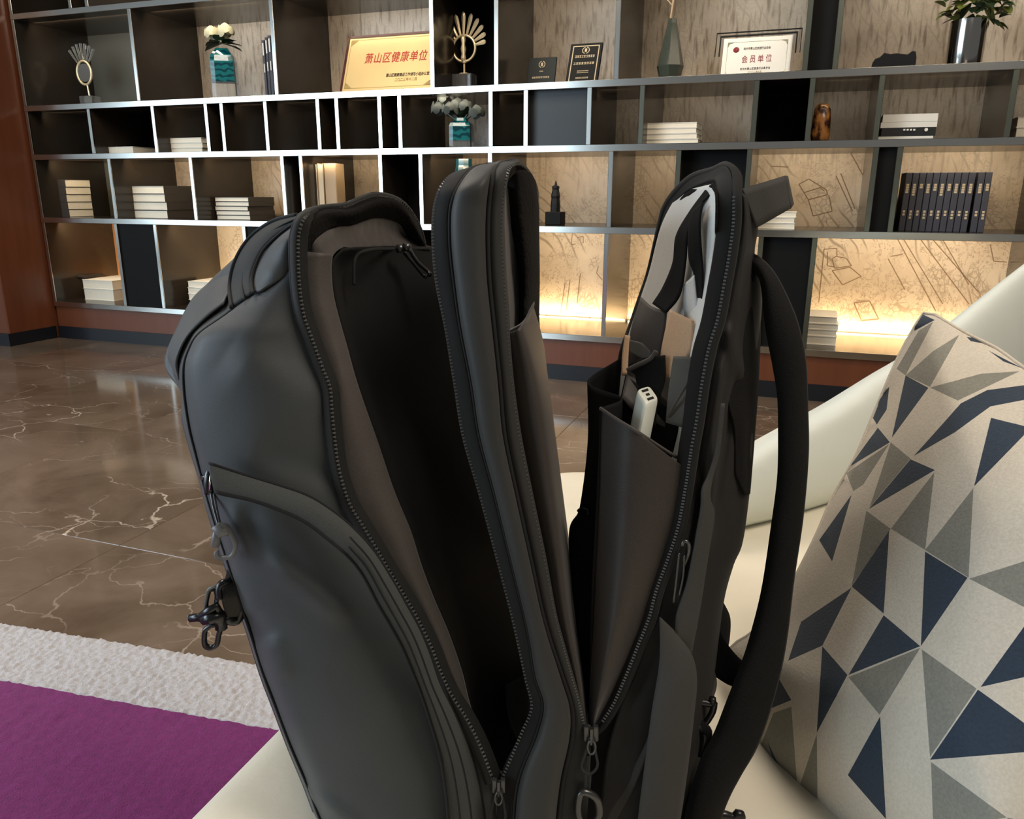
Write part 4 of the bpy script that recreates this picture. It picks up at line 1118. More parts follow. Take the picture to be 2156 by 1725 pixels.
loft('front_panel', [L3, M3, S_, F3, G3], M['slate'], bp, nu=110, nv=40, even=False, wr=.002, ws=13)
pipe('edge_seam_shade', [(x, y, Y - .005) for x, y, Y in L3], .0013, M['seam'], bp, n=120)  # seam along the fold, its dark tube also draws the crease shadow
# crease pocket: second overhang
loft('pocket_overhang', [[(470, 640, .665), (430, 672, .662), (392, 712, .66), (372, 760, .66), (378, 800, .665)], [(488, 600, .70), (440, 625, .70), (400, 668, .70), (360, 735, .70), (366, 790, .70)], [(486, 556, .735), (440, 596, .735), (396, 645, .73), (350, 756, .72), (372, 797, .71)]], M['slate'], bp, nu=30, nv=14, even=False, wr=.002)
# top pocket zipper flap (dark curved bands)
o1 = [(628, 452, .675), (575, 467, .69), (527, 502, .70), (497, 551, .70), (486, 600, .69), (490, 648, .652)]
o2 = [(632, 462, .662), (592, 490, .668), (556, 525, .67), (537, 562, .668), (530, 590, .66), (533, 618, .644)]
ribbon('top_zip_flap', o1, o2, M['tape2'], bp, nu=40, nv=8, thick=.003, bulge=.006)
pipe('flap_seam', [(x - 3, y, Y - .004) for x, y, Y in o1], .0018, M['seam'], bp)
pipe('flap_seam', [(x, y, Y - .006) for x, y, Y in o2], .0014, M['seam'], bp)
om = [((a[0] * .45 + c[0] * .55), (a[1] * .45 + c[1] * .55), (a[2] + c[2]) / 2 - .008) for a, c in zip(o1, o2)]
pipe('flap_seam', om, .0008, M['seam'], bp)
loft('top_gusset', [[(x + 2, y + 2, Y - .001) for x, y, Y in o2], [(634, 470, .655), (622, 500, .650), (615, 530, .646), (612, 565, .642), (590, 588, .638), (550, 612, .636)]], M['slate'], bp, nu=30, nv=10, thick=.002, bulge=.012)

# rim zip of the front shell
rim = [(1040, 1648), (1014, 1578), (985, 1518), (950, 1462), (927, 1412), (908, 1362), (878, 1300), (842, 1238), (818, 1199), (790, 1150), (765, 1108), (735, 1057), (714, 987), (704, 914), (699, 860), (695, 815), (678, 770), (655, 706), (640, 662), (631, 600), (628, 535), (630, 490), (642, 458)]
far_rim = [(665, 442, .695), (700, 437, .72), (730, 434, .745), (762, 420, .78), (795, 411, .815), (843, 424, .86), (876, 460, .89), (894, 510, .91), (905, 600, .91), (930, 760, .89), (955, 950, .87), (985, 1200, .82), (1012, 1450, .76)]
rim3 = [(x, y, Yn(y, -.008)) for x, y in rim]
rimfull = rim3 + far_rim
o_out = [(x - (17 if y > 470 else 12), y + (4 if y > 1000 else 0) - (0 if y > 480 else 6), Y + .004) for x, y, Y in rim3] + [(x - 3, y - 5, Y) for x, y, Y in far_rim]
o_in = [(x + (17 if y > 470 else 10), y - (6 if y > 1000 else 0) + (0 if y > 480 else 12), Y + .006) for x, y, Y in rim3] + [(x - 4, y + 14, Y - .004) for x, y, Y in far_rim]
ribbon('rim_tape', o_out, rimfull, M['tape2'], bp, nu=150, nv=6, thick=.003, bulge=.003)
ribbon('rim_tape', rimfull, o_in, M['tape'], bp, nu=150, nv=6, thick=.003)
teeth('zip_teeth', [(x, y, Y - .003) for x, y, Y in rimfull], bp)
pipe('rim_piping', [(x, y, Y - .002) for x, y, Y in o_out], .0012, M['seam'], bp, n=140)
# top wall of the front shell
tw0 = [(620, 500, .668), (640, 452, .665), (662, 440, .69), (730, 432, .745), (795, 409, .815), (843, 423, .86), (890, 500, .91)]
tw1 = [(600, 530, .70), (600, 470, .72), (625, 458, .74), (690, 450, .79), (760, 440, .86), (810, 450, .90), (860, 520, .94)]
loft('top_wall', [tw0, tw1], M['slate'], bp, nu=40, nv=8, thick=.002)
# lining between rim and inner panel
li = [(1002, 1535), (985, 1470), (971, 1412), (944, 1333), (915, 1265), (888, 1194), (863, 1115), (828, 1029), (796, 933), (768, 855), (748, 795), (730, 730), (712, 665), (701, 616), (697, 567), (700, 535)]
li3 = [(x, y, Yn(y, .012)) for x, y in li]
ls = [(1005, 1548), (965, 1478), (942, 1424), (912, 1350), (886, 1292), (852, 1232), (826, 1190), (778, 1106), (735, 1030), (715, 920), (709, 850), (694, 780), (668, 712), (652, 660), (645, 600), (645, 530)]
ls3 = [(x, y, Yn(y, .002)) for x, y in ls]
lm3 = [((a[0] + c[0]) / 2, (a[1] + c[1]) / 2, (a[2] + c[2]) / 2 - .004) for a, c in zip(ls3, li3)]
loft('lining', [ls3, lm3, li3], M['lining'], bp, nu=90, nv=12, even=False, wr=.0012, ws=26)
# top inside: black padded roll, then pleated lining down to the inner panel
r0 = [(640, 530, .664), (642, 470, .666), (676, 441, .70), (735, 437, .748), (795, 414, .818), (843, 428, .863), (889, 505, .905)]
r1 = [(648, 545, .665), (665, 505, .668), (700, 480, .71), (740, 474, .755), (790, 458, .82), (838, 470, .865), (872, 520, .90)]
r2 = [(668, 560, .668), (690, 520, .69), (715, 530, .73), (742, 520, .765), (800, 515, .825), (850, 517, .87), (890, 520, .90)]
r3 = [(698, 570, .668), (700, 540, .685), (720, 522, .725), (745, 523, .76), (800, 519, .82), (850, 519, .87), (912, 520, .91)]
loft('padded_roll', [r0, [(x + 6, y + 14, Y - .012) for x, y, Y in r0], r1], M['fleece'], bp, nu=60, nv=14, wr=.003, ws=38)
loft('pleated_lining', [r1, [((a[0] + c[0]) / 2, (a[1] + c[1]) / 2, (a[2] + c[2]) / 2 + .006) for a, c in zip(r1, r3)], r3], M['lining'], bp, nu=110, nv=14, wr=.0022, ws=60)
# dark inner panel
ip0 = [(1003, 1545, .585), (985, 1470, .592), (971, 1412, .597), (944, 1333, .603), (888, 1194, .612), (828, 1029, .624), (796, 933, .632), (768, 855, .638), (730, 730, .645), (704, 620, .653), (700, 555, .66), (722, 524, .675)]
ip1 = [(1035, 1610, .63), (1012, 1500, .64), (1000, 1412, .65), (980, 1333, .66), (935, 1194, .67), (880, 1029, .69), (850, 933, .70), (820, 855, .71), (780, 730, .72), (750, 620, .74), (750, 560, .75), (780, 520, .77)]
ip2 = [(1100, 1640, .70), (1150, 1500, .74), (1150, 1412, .77), (1130, 1333, .80), (1100, 1194, .84), (1070, 1029, .87), (1050, 933, .88), (1030, 855, .89), (1000, 730, .895), (975, 620, .90), (950, 560, .905), (925, 519, .905)]
loft('inner_panel', [ip0, ip1, ip2], M['inner'], bp, nu=80, nv=24, even=False, wr=.0015, ws=18)
pipe('inner_panel_seam', [(745, 600, .70), (748, 545, .71), (775, 527, .73), (830, 524, .82), (905, 524, .88)], .0016, M['tape'], bp)
# far gusset of the shell
loft('far_gusset', [[(x, y, Y + .012) for x, y, Y in far_rim[4:]], [(600, 560, .97), (640, 700, .98), (690, 850, .97), (720, 1000, .95), (780, 1150, .93), (820, 1300, .90), (860, 1420, .88), (900, 1560, .85), (930, 1700, .82)]], M['slate'], bp, nu=40, nv=10, even=True)
loft('shoe_lining', [[(1108, 1420, .66), (1117, 1460, .655), (1118, 1490, .65), (1105, 1530, .645)], [(1055, 1450, .70), (1062, 1490, .69), (1075, 1530, .68), (1092, 1560, .66)]], M['lining'], bp, nu=16, nv=8, bulge=.01)

# pocket zip band on the side panel
pu = [(440, 975), (458, 981), (515, 1000), (579, 1020), (643, 1042), (691, 1070), (739, 1108), (785, 1158), (822, 1215), (850, 1265), (880, 1320), (903, 1375), (925, 1440), (955, 1500), (985, 1570), (1008, 1650), (1022, 1740), (1030, 1830)]
pl = [(452, 1036), (467, 1041), (531, 1055), (595, 1078), (643, 1101), (691, 1137), (732, 1172), (764, 1212), (796, 1273), (822, 1318), (846, 1362), (863, 1402), (886, 1460), (904, 1515), (925, 1587), (936, 1650), (944, 1725), (952, 1830)]
band_off = lambda x, y: Yn(y, -.030)
pu3 = [(x, y, Yn(y, -.026 + .022 * max(0, min(1, (y - 1180) / 400)))) for x, y in pu]
pl3 = [(x, y, Yn(y, -.031 + .010 * max(0, min(1, (y - 1180) / 400)))) for x, y in pl]
ribbon('pocket_zip_flap', pu3, pl3, M['flap'], bp, nu=90, nv=10, thick=.003, even=False, bulge=.004)
pipe('pocket_flap_seam', [(x, y, Y - .002) for x, y, Y in pl3], .0013, M['seam'], bp, n=90)
pipe('pocket_flap_seam', [(x, y, Y - .001) for x, y, Y in pu3], .0013, M['seam'], bp, n=90)
for s in (.36, .68):
    pipe('stitched_ridge', [(a[0] + (c[0] - a[0]) * s, a[1] + (c[1] - a[1]) * s, min(a[2], c[2]) - .004) for a, c in zip(pu3[6:], pl3[6:])], .0009, M['seam'], bp, n=80)

# --- middle section
A_ = [(1050, 1830), (1052, 1652), (1097, 1547), (1119, 1490), (1107, 1430), (1090, 1350), (1075, 1285), (1045, 1170), (1010, 1040), (975, 918), (957, 807), (938, 690), (918, 590), (911, 500), (914, 438), (926, 398)]
B_ = [(1078, 1830), (1088, 1660), (1130, 1545), (1143, 1482), (1126, 1425), (1114, 1345), (1100, 1280), (1072, 1165), (1040, 1035), (1009, 918), (992, 807), (969, 690), (955, 590), (947, 510), (948, 440), (962, 398)]
C_ = [(1165, 1830), (1184, 1655), (1203, 1560), (1204, 1495), (1185, 1430), (1158, 1350), (1140, 1285), (1115, 1170), (1087, 1040), (1062, 918), (1052, 807), (1040, 690), (1030, 590), (1027, 500), (1029, 435), (1036, 378)]
D_ = [(1228, 1830), (1240, 1640), (1240, 1560), (1224, 1490), (1205, 1425), (1184, 1350), (1167, 1285), (1146, 1170), (1119, 1040), (1095, 918), (1079, 807), (1069, 690), (1062, 590), (1057, 500), (1059, 430), (1067, 375)]
over = {  # arch over the top and down the far side
    'A': [(950, 370, .665), (985, 362, .72), (1005, 385, .80), (1005, 550, .84), (1015, 800, .83), (1062, 1150, .80)],
    'B': [(990, 360, .662), (1020, 348, .71), (1045, 362, .80), (1045, 520, .85), (1052, 780, .84), (1090, 1120, .80)],
    'C': [(1046, 352, .660), (1062, 343, .705), (1092, 350, .80), (1100, 500, .86), (1105, 740, .85), (1140, 1080, .81)],
    'D': [(1082, 348, .660), (1104, 350, .70), (1131, 400, .82), (1135, 480, .86), (1136, 690, .86), (1165, 960, .83)]}
mo = -.012
Ac = nr(A_, mo + .006) + over['A']; Bc = nr(B_, mo - .006) + over['B']; Cc = nr(C_, mo - .006) + over['C']; Dc = nr(D_, mo + .002) + over['D']
ribbon('zip_tape', Ac, [(x - 1, y, Y + .004) for x, y, Y in Bc], M['tape'], bp, nu=150, nv=8, thick=.003, even=False, bulge=.002)
loft('middle_band', [[(x, y, Y + .005) for x, y, Y in Bc], [(b[0] * .8 + c[0] * .2, b[1] * .8 + c[1] * .2, b[2] * .8 + c[2] * .2 - .006) for b, c in zip(Bc, Cc)], [(b[0] * .25 + c[0] * .75, b[1] * .25 + c[1] * .75, b[2] * .25 + c[2] * .75 - .007) for b, c in zip(Bc, Cc)], [(x - 1, y, Y + .006) for x, y, Y in Cc]], M['slate2'], bp, nu=150, nv=16, even=False, wr=.0007, ws=16)
ribbon('zip_tape', [(x + 2, y, Y + .006) for x, y, Y in Cc], Dc, M['tape2'], bp, nu=150, nv=10, thick=.003, even=False, bulge=.006)
pipe('band_seam', [(x, y, Y + .001) for x, y, Y in Cc], .0021, M['seam'], bp, n=160)
pipe('band_seam', [(x, y, Y + .001) for x, y, Y in Bc], .0013, M['seam'], bp, n=160)
teeth('zip_teeth', [(x, y, Y - .003) for x, y, Y in Ac[1:]], bp)
teeth('zip_teeth', [(x - 3, y, Y - .004) for x, y, Y in Dc[2:]], bp)
# sleeve on the right face
Dp = [(1232, 1555), (1205, 1440), (1184, 1360), (1167, 1290), (1147, 1180), (1121, 1050), (1098, 930), (1082, 820), (1073, 740), (1070, 702)]
Ep = [(1238, 1560), (1222, 1440), (1208, 1360), (1196, 1290), (1183, 1180), (1166, 1050), (1150, 930), (1132, 820), (1114, 740), (1098, 686)]
Qp = [(1242, 1560), (1232, 1440), (1222, 1360), (1212, 1290), (1200, 1170), (1185, 1050), (1168, 918), (1153, 800), (1141, 715), (1120, 640)]
loft('laptop_sleeve', [nr(Dp, .0), nr(Ep, -.004), [(x, y, Yn(y, .10)) for x, y in Qp], [(x - 20, y, Yn(y, .20)) for x, y in Qp]], M['twill'], bp, nu=70, nv=24, even=False, wr=.001, ws=20)
pipe('sleeve_hem', [(1070, 700, .64), (1085, 693, .638), (1100, 684, .637), (1112, 668, .66), (1121, 640, .72), (1116, 622, .76)], .0020, M['lining'], bp)
loft('pocket_lining', [[(1060, 400, .66), (1059, 470, .66), (1062, 560, .658), (1068, 640, .655), (1072, 705, .65)], [(1078, 380, .70), (1090, 470, .72), (1094, 560, .72), (1096, 640, .71), (1090, 710, .70)]], M['lining'], bp, nu=40, nv=12, wr=.002, ws=30)
loft('black_roll', [[(1068, 385, .675), (1070, 430, .685), (1082, 500, .69), (1094, 580, .69), (1094, 690, .68)], [(1090, 360, .665), (1096, 430, .675), (1104, 500, .68), (1110, 580, .68), (1104, 690, .67)], [(1112, 362, .70), (1124, 430, .72), (1126, 500, .725), (1128, 580, .72), (1116, 660, .71)], [(1126, 380, .76), (1132, 430, .80), (1134, 500, .82), (1135, 580, .82), (1134, 690, .82)]], M['fleece'], bp, nu=50, nv=26, wr=.004, ws=34)

# --- back section (right)
N_ = [(1247, 1545), (1266, 1524), (1292, 1482), (1318, 1423), (1344, 1358), (1367, 1300), (1381, 1246), (1406, 1177), (1428, 1108), (1444, 1021), (1456, 943), (1464, 900), (1469, 869), (1479, 800), (1493, 730), (1511, 671), (1524, 601), (1535, 539), (1544, 469), (1545, 410)]
N3 = nr(N_, -.004)
NT_ = [(1540, 365, .66), (1526, 350, .675), (1500, 361, .71), (1458, 376, .76), (1424, 407, .80), (1403, 438, .83), (1392, 472, .84), (1368, 567, .84), (1350, 622, .83), (1326, 692, .81), (1307, 753, .79), (1292, 880, .77), (1276, 1050, .74), (1262, 1250, .70), (1250, 1450, .64)]
Nfull = N3 + NT_
Nin = [(x - (12 + 22 * max(0, min(1, (1400 - y) / 700))), y + 4, Y + .006) for x, y, Y in N3] + [(1508, 385, .668), (1500, 382, .69), (1480, 388, .72), (1450, 402, .765), (1425, 425, .80), (1407, 452, .825), (1396, 478, .835)] + [(x + 3, y, Y - .002) for x, y, Y in NT_[7:]]
Nout = [(x + 14, y + 3, Y - .002) for x, y, Y in N3] + [(1558, 368, .665), (1530, 343, .68), (1500, 354, .715), (1456, 368, .765), (1420, 400, .805), (1398, 432, .835), (1387, 468, .845)] + [(x - 3, y, Y) for x, y, Y in NT_[7:]]
ribbon('zip_tape', Nin, [(x, y, Y) for x, y, Y in Nfull], M['tape'], bp, nu=150, nv=8, thick=.003, even=False)
ribbon('zip_tape', Nfull, Nout, M['tape'], bp, nu=150, nv=6, thick=.003, even=False, bulge=.003)
teeth('zip_teeth', [(x, y, Y - .004) for x, y, Y in N3[1:]], bp)
loft('padded_roll', [Nin[18:27], [(x - 3, y + 12, Y - .006) for x, y, Y in Nin[18:27]], [(x - 1, y + 26, Y + .006) for x, y, Y in Nin[18:27]]], M['fleece'], bp, nu=40, nv=12, wr=.003, ws=40)
# organiser back wall
ow0 = [(1245, 1530), (1285, 1440), (1340, 1290), (1395, 1120), (1425, 980), (1445, 860), (1468, 740), (1488, 640), (1503, 540), (1510, 440), (1512, 385)]
ow1 = [(1243, 1480), (1250, 1380), (1262, 1250), (1280, 1050), (1294, 880), (1308, 765), (1328, 694), (1351, 624), (1369, 569), (1394, 474), (1430, 405)]
owm = [((a[0] + c[0]) / 2, (a[1] + c[1]) / 2) for a, c in zip(ow0, ow1)]
loft('organiser_lining', [nr(ow0, .012), [(x, y, Yn(y, .075)) for x, y in owm], [(x, y, min(.835, Yn(y, .16))) for x, y in ow1]], M['greylin'], bp, nu=70, nv=26, even=False, wr=.0022, ws=14)
loft('divider_flap', [[(1486, 400, .69), (1451, 448, .705), (1424, 497, .71), (1417, 553, .705), (1396, 605, .705), (1374, 640, .705)], [(1495, 412, .68), (1468, 440, .69), (1449, 490, .69), (1444, 550, .685), (1432, 620, .68), (1402, 660, .68)]], M['inner'], bp, nu=40, nv=8, wr=.001, even=True)
loft('divider_flap', [[(1458, 445, .69), (1450, 487, .685), (1451, 546, .675), (1462, 580, .67), (1469, 643, .665), (1476, 710, .66)], [(1480, 425, .675), (1474, 470, .67), (1478, 539, .665), (1480, 570, .66), (1480, 630, .655), (1482, 700, .65)]], M['inner'], bp, nu=40, nv=8, wr=.001)
loft('divider_edge', [[(1462, 580, .668), (1466, 620, .664), (1470, 660, .66), (1474, 700, .656)], [(1440, 600, .685), (1440, 640, .68), (1445, 680, .675), (1455, 710, .665)]], M['greylin'], bp, nu=20, nv=6)
# pockets
loft('zip_pocket', [[(1350, 626, .735), (1330, 692, .715), (1322, 750, .70), (1312, 850, .68)], [(1372, 645, .70), (1356, 700, .69), (1346, 770, .68), (1340, 860, .665)], [(1404, 657, .685), (1398, 712, .675), (1388, 780, .665), (1400, 900, .64)]], M['lining'], bp, nu=30, nv=16, wr=.0015)
loft('lit_card_pocket', [[(1411, 652, .672), (1400, 700, .668), (1392, 742, .664), (1388, 790, .66)], [(1461, 676, .655), (1458, 730, .65), (1446, 756, .648), (1432, 800, .645)]], M['tan'], bp, nu=20, nv=10, wr=.001)  # orange light caught by this pocket piece is put into its colour
loft('dark_partition', [[(1400, 748, .655), (1400, 800, .65), (1385, 850, .645), (1380, 900, .64)], [(1352, 755, .672), (1340, 800, .668), (1332, 850, .66), (1330, 900, .65)], [(1322, 770, .69), (1312, 820, .685), (1300, 870, .68), (1290, 920, .67)]], M['inner'], bp, nu=20, nv=12)
loft('mesh_pocket', [[(1418, 750, .648), (1412, 790, .645), (1406, 840, .64), (1402, 890, .635)], [(1466, 752, .64), (1458, 800, .635), (1450, 850, .63), (1436, 900, .628)]], M['mesh'], bp, nu=20, nv=10, wr=.001)
pipe('pocket_hem', [(1408, 878, .634), (1425, 845, .63), (1452, 800, .628)], .0012, M['lining'], bp)
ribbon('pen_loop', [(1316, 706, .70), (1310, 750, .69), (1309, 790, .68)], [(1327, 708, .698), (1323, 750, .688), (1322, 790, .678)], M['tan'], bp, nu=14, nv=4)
loft('mesh_pocket', [[(1327, 716, .695), (1350, 722, .685), (1368, 738, .678)], [(1326, 742, .69), (1350, 756, .68), (1376, 766, .672)]], M['mesh'], bp, nu=16, nv=8)
loft('accordion_gusset', [[(1310, 752, .72), (1300, 850, .71), (1290, 1000, .69), (1275, 1200, .66), (1255, 1480, .60)], [(1238, 805, .685), (1239, 930, .675), (1222, 1070, .665), (1199, 1150, .655), (1236, 1500, .60)], [(1309, 838, .655), (1306, 930, .65), (1300, 1070, .64), (1285, 1200, .62), (1245, 1500, .595)], [(1264, 860, .628), (1262, 940, .622), (1256, 1070, .612), (1246, 1260, .598), (1240, 1515, .585)]], M['inner'], bp, nu=40, nv=40, even=False)
loft('inner_fold', [[(1309, 838, .655), (1340, 870, .65), (1400, 900, .64)], [(1321, 780, .675), (1350, 800, .668), (1410, 850, .65)]], M['lining'], bp, nu=16, nv=6)
pipe('pocket_hem', [(1321, 780, .672), (1345, 768, .668), (1370, 756, .664), (1382, 740, .662)], .0022, M['lining'], bp)
pf0 = [(1264, 860), (1262, 950), (1257, 1100), (1249, 1300), (1240, 1525)]
pf1 = [(1340, 908), (1335, 990), (1322, 1130), (1293, 1310), (1247, 1530)]
pf2 = [(1442, 975), (1436, 1060), (1405, 1165), (1346, 1340), (1258, 1535)]
loft('front_pocket', [nr(pf0, .012), nr(pf1, -.012), nr([(a - 14, b) for a, b in pf2], -.002), nr([(a + 6, b) for a, b in pf2], .012)], M['twill'], bp, nu=60, nv=26, even=False, wr=.0012, ws=16)
pipe('pocket_hem', [(1264, 860, Yn(860, .010)), (1300, 884, Yn(884, -.006)), (1340, 908, Yn(908, -.013)), (1385, 938, Yn(938, -.006)), (1424, 963, Yn(963, .005))], .0016, M['lining'], bp)
loft('back_of_pocket', [[(1318, 790, .672), (1300, 900, .66), (1290, 1000, .65)], [(1430, 880, .635), (1424, 960, .632), (1410, 1060, .63)]], M['inner'], bp, nu=14, nv=8)
# outside of the back section: harness side
K_ = [(1485, 1745, .60), (1478, 1620, .605), (1490, 1500, .615), (1503, 1400, .625), (1520, 1271, .64), (1541, 1193, .65), (1559, 1149, .655), (1571, 1074, .665), (1579, 1000, .67), (1585, 928, .675), (1588, 860, .68), (1593, 780, .685), (1598, 700, .69), (1602, 640, .695), (1601, 585, .70), (1588, 550, .70), (1588, 520, .70), (1594, 480, .70), (1588, 445, .70), (1572, 415, .695)]
X_ = [(1258, 1830, .55), (1272, 1620, .565), (1305, 1490, .575), (1332, 1430, .582), (1360, 1360, .588), (1385, 1300, .592), (1398, 1246, .596), (1422, 1177, .60), (1443, 1108, .606), (1459, 1021, .613), (1471, 943, .62), (1480, 900, .623), (1486, 869, .625), (1494, 800, .63), (1508, 730, .635), (1526, 671, .64), (1539, 601, .645), (1549, 539, .65), (1558, 469, .655), (1560, 405, .66)]
XM = [(x * .5 + a * .5, y * .5 + b * .5, (Y + c) / 2 - .022) for (x, y, Y), (a, b, c) in zip(X_, K_)]
KB = [(x - 30, y, Y + .14) for x, y, Y in K_]; KC = [(x - 130, y + 10, Y + .22) for x, y, Y in K_]
def folds(px, py):
    d = 0
    for (x0, y0, x1, y1, w, h) in ((1520, 760, 1480, 1020, 9, .006), (1550, 800, 1500, 1080, 10, -.005), (1478, 1000, 1430, 1250, 8, -.006), (1530, 690, 1560, 800, 14, .004), (1505, 940, 1490, 1150, 9, .006)):
        dx, dy = x1 - x0, y1 - y0; L = math.hypot(dx, dy); s = ((px - x0) * dx + (py - y0) * dy) / L / L
        if -.1 < s < 1.1: d += h * math.exp(-(((px - x0) * dy - (py - y0) * dx) / L / w) ** 2) * min(1, (s + .1) * 5, (1.1 - s) * 5)
    return d
loft('back_side_panel', [X_, XM, K_, KB, KC], M['dark'], bp, nu=110, nv=60, even=False, wr=.0016, ws=18, relief=folds)
loft('back_pad', [[(1562, 600, .668), (1540, 700, .648), (1530, 830, .634), (1545, 900, .632), (1548, 1000, .63)], [(1585, 575, .672), (1578, 690, .655), (1572, 820, .645), (1568, 930, .64), (1566, 1040, .64)], [(1599, 600, .695), (1600, 700, .69), (1595, 820, .68), (1587, 930, .675), (1578, 1040, .67)]], M['mesh3'], bp, nu=50, nv=16, wr=.002, ws=20)
# top grab handle: flat webbing loop
h0 = [(1560, 398, .665), (1590, 389, .668), (1620, 380, .672), (1649, 371, .68)]
hq = [(1592, 480, .662), (1612, 469, .665), (1636, 455, .668), (1661, 441, .675)]
ribbon('grab_handle', h0, hq, M['web'], bp, nu=24, nv=6, thick=.003)
ribbon('grab_handle', [(1649, 371, .68), (1658, 372, .695), (1646, 376, .72), (1600, 390, .735), (1560, 402, .74)], [(1661, 441, .675), (1668, 430, .695), (1656, 440, .72), (1610, 466, .735), (1575, 480, .74)], M['web'], bp, nu=20, nv=6, thick=.003)
# padded shoulder strap
si = [(1570, 560, .695), (1588, 575, .675), (1601, 600, .662), (1611, 690, .652), (1625, 765, .648), (1636, 834, .645), (1638, 910, .642), (1636, 1005, .64), (1622, 1115, .635), (1603, 1240, .628), (1580, 1334, .62), (1562, 1391, .612), (1532, 1469, .60), (1503, 1543, .59), (1474, 1600, .58), (1450, 1680, .57), (1420, 1800, .56)]
so = [(1578, 532, .70), (1605, 546, .68), (1635, 580, .668), (1667, 643, .658), (1685, 695, .652), (1698, 765, .648), (1702, 860, .644), (1703, 960, .64), (1692, 1090, .634), (1673, 1220, .626), (1660, 1330, .618), (1646, 1410, .61), (1622, 1500, .598), (1594, 1576, .588), (1562, 1631, .578), (1532, 1690, .57), (1500, 1780, .56)]
mid = lambda s, dy: [(a[0] + (c[0] - a[0]) * s, a[1] + (c[1] - a[1]) * s, a[2] + (c[2] - a[2]) * s + dy) for a, c in zip(si, so)]
loft('shoulder_strap', [si, mid(.2, -.010), mid(.55, -.013), mid(.85, -.009), so, mid(.8, .012), mid(.3, .013), si], M['mesh3'], bp, nu=110, nv=42, even=False, thick=0, wr=.0008, ws=30)
pipe('strap_binding', [(x - 4, y, Y - .003) for x, y, Y in so], .0016, M['tape2'], bp, n=110)
ribbon('strap_webbing', [(1578, 548, .686), (1605, 590, .664), (1640, 680, .645), (1660, 800, .638), (1668, 930, .634)], [(1586, 543, .684), (1618, 590, .662), (1655, 680, .643), (1676, 800, .636), (1684, 930, .632)], M['tape'], bp, nu=40, nv=4)
# compression strap and hanging webbing
ribbon('compression_strap', [(1518, 850, .608), (1505, 950, .604), (1490, 1000, .600), (1478, 1030, .594), (1476, 1068, .590), (1465, 1130, .586), (1447, 1224, .58), (1424, 1296, .576), (1420, 1350, .572)], [(1526, 850, .608), (1515, 950, .604), (1502, 1000, .600), (1494, 1046, .594), (1503, 1080, .592), (1497, 1130, .588), (1487, 1193, .584), (1472, 1290, .578), (1455, 1380, .572)], M['web'], bp, nu=60, nv=6)
ribbon('hanging_webbing', [(1390, 1300, .572), (1388, 1397, .562), (1373, 1495, .552), (1360, 1592, .545), (1346, 1700, .54), (1330, 1830, .535)], [(1418, 1330, .574), (1455, 1378, .566), (1466, 1430, .558), (1461, 1495, .552), (1450, 1592, .546), (1433, 1715, .54), (1415, 1830, .535)], M['web'], bp, nu=50, nv=8, bulge=.004)
ribbon('hanging_webbing', [(1378, 1500, .565), (1362, 1560, .562), (1315, 1650, .56), (1275, 1725, .558), (1240, 1800, .556)], [(1370, 1560, .56), (1358, 1600, .558), (1335, 1660, .556), (1300, 1725, .554), (1270, 1800, .552)], M['web'], bp, nu=30, nv=5)
ribbon('hip_strap', [(1500, 1290, .66), (1520, 1340, .655), (1550, 1380, .65), (1575, 1400, .645)], [(1470, 1400, .65), (1500, 1420, .645), (1530, 1440, .64), (1555, 1450, .635)], M['inner'], bp, nu=20, nv=6, thick=.006)
loft('hip_pad', [[(1520, 1265, .70), (1536, 1300, .70), (1535, 1345, .70), (1528, 1380, .70)], [(1480, 1300, .66), (1485, 1340, .66), (1480, 1380, .655), (1470, 1420, .65)], [(1440, 1330, .62), (1440, 1400, .62), (1440, 1460, .62), (1440, 1520, .62)]], M['inner'], bp, nu=24, nv=14)
loft('hip_pad', [[(1466, 1440, .60), (1466, 1470, .60), (1463, 1500, .60)], [(1500, 1400, .64), (1508, 1440, .64), (1498, 1478, .64)]], M['twill'], bp, nu=12, nv=6)

# dark lower panels under the middle and back sections
loft('lower_panel', [[(1236, 1550, .59), (1235, 1640, .58), (1225, 1740, .572), (1215, 1830, .568)], [(1283, 1478, .592), (1290, 1640, .572), (1285, 1740, .565), (1280, 1830, .56)], [(1400, 1380, .60), (1400, 1550, .585), (1400, 1700, .575), (1400, 1830, .57)], [(1490, 1500, .63), (1480, 1620, .62), (1480, 1740, .61), (1480, 1830, .60)]], M['dark'], bp, nu=40, nv=30, wr=.002, ws=16)
loft('base_panel', [[(700, 1800, .60), (900, 1828, .56), (1100, 1830, .545), (1300, 1830, .55), (1490, 1815, .60)], [(720, 1800, .72), (900, 1830, .72), (1100, 1835, .72), (1300, 1830, .72), (1480, 1815, .72)]], M['slate'], bp, nu=30, nv=10)

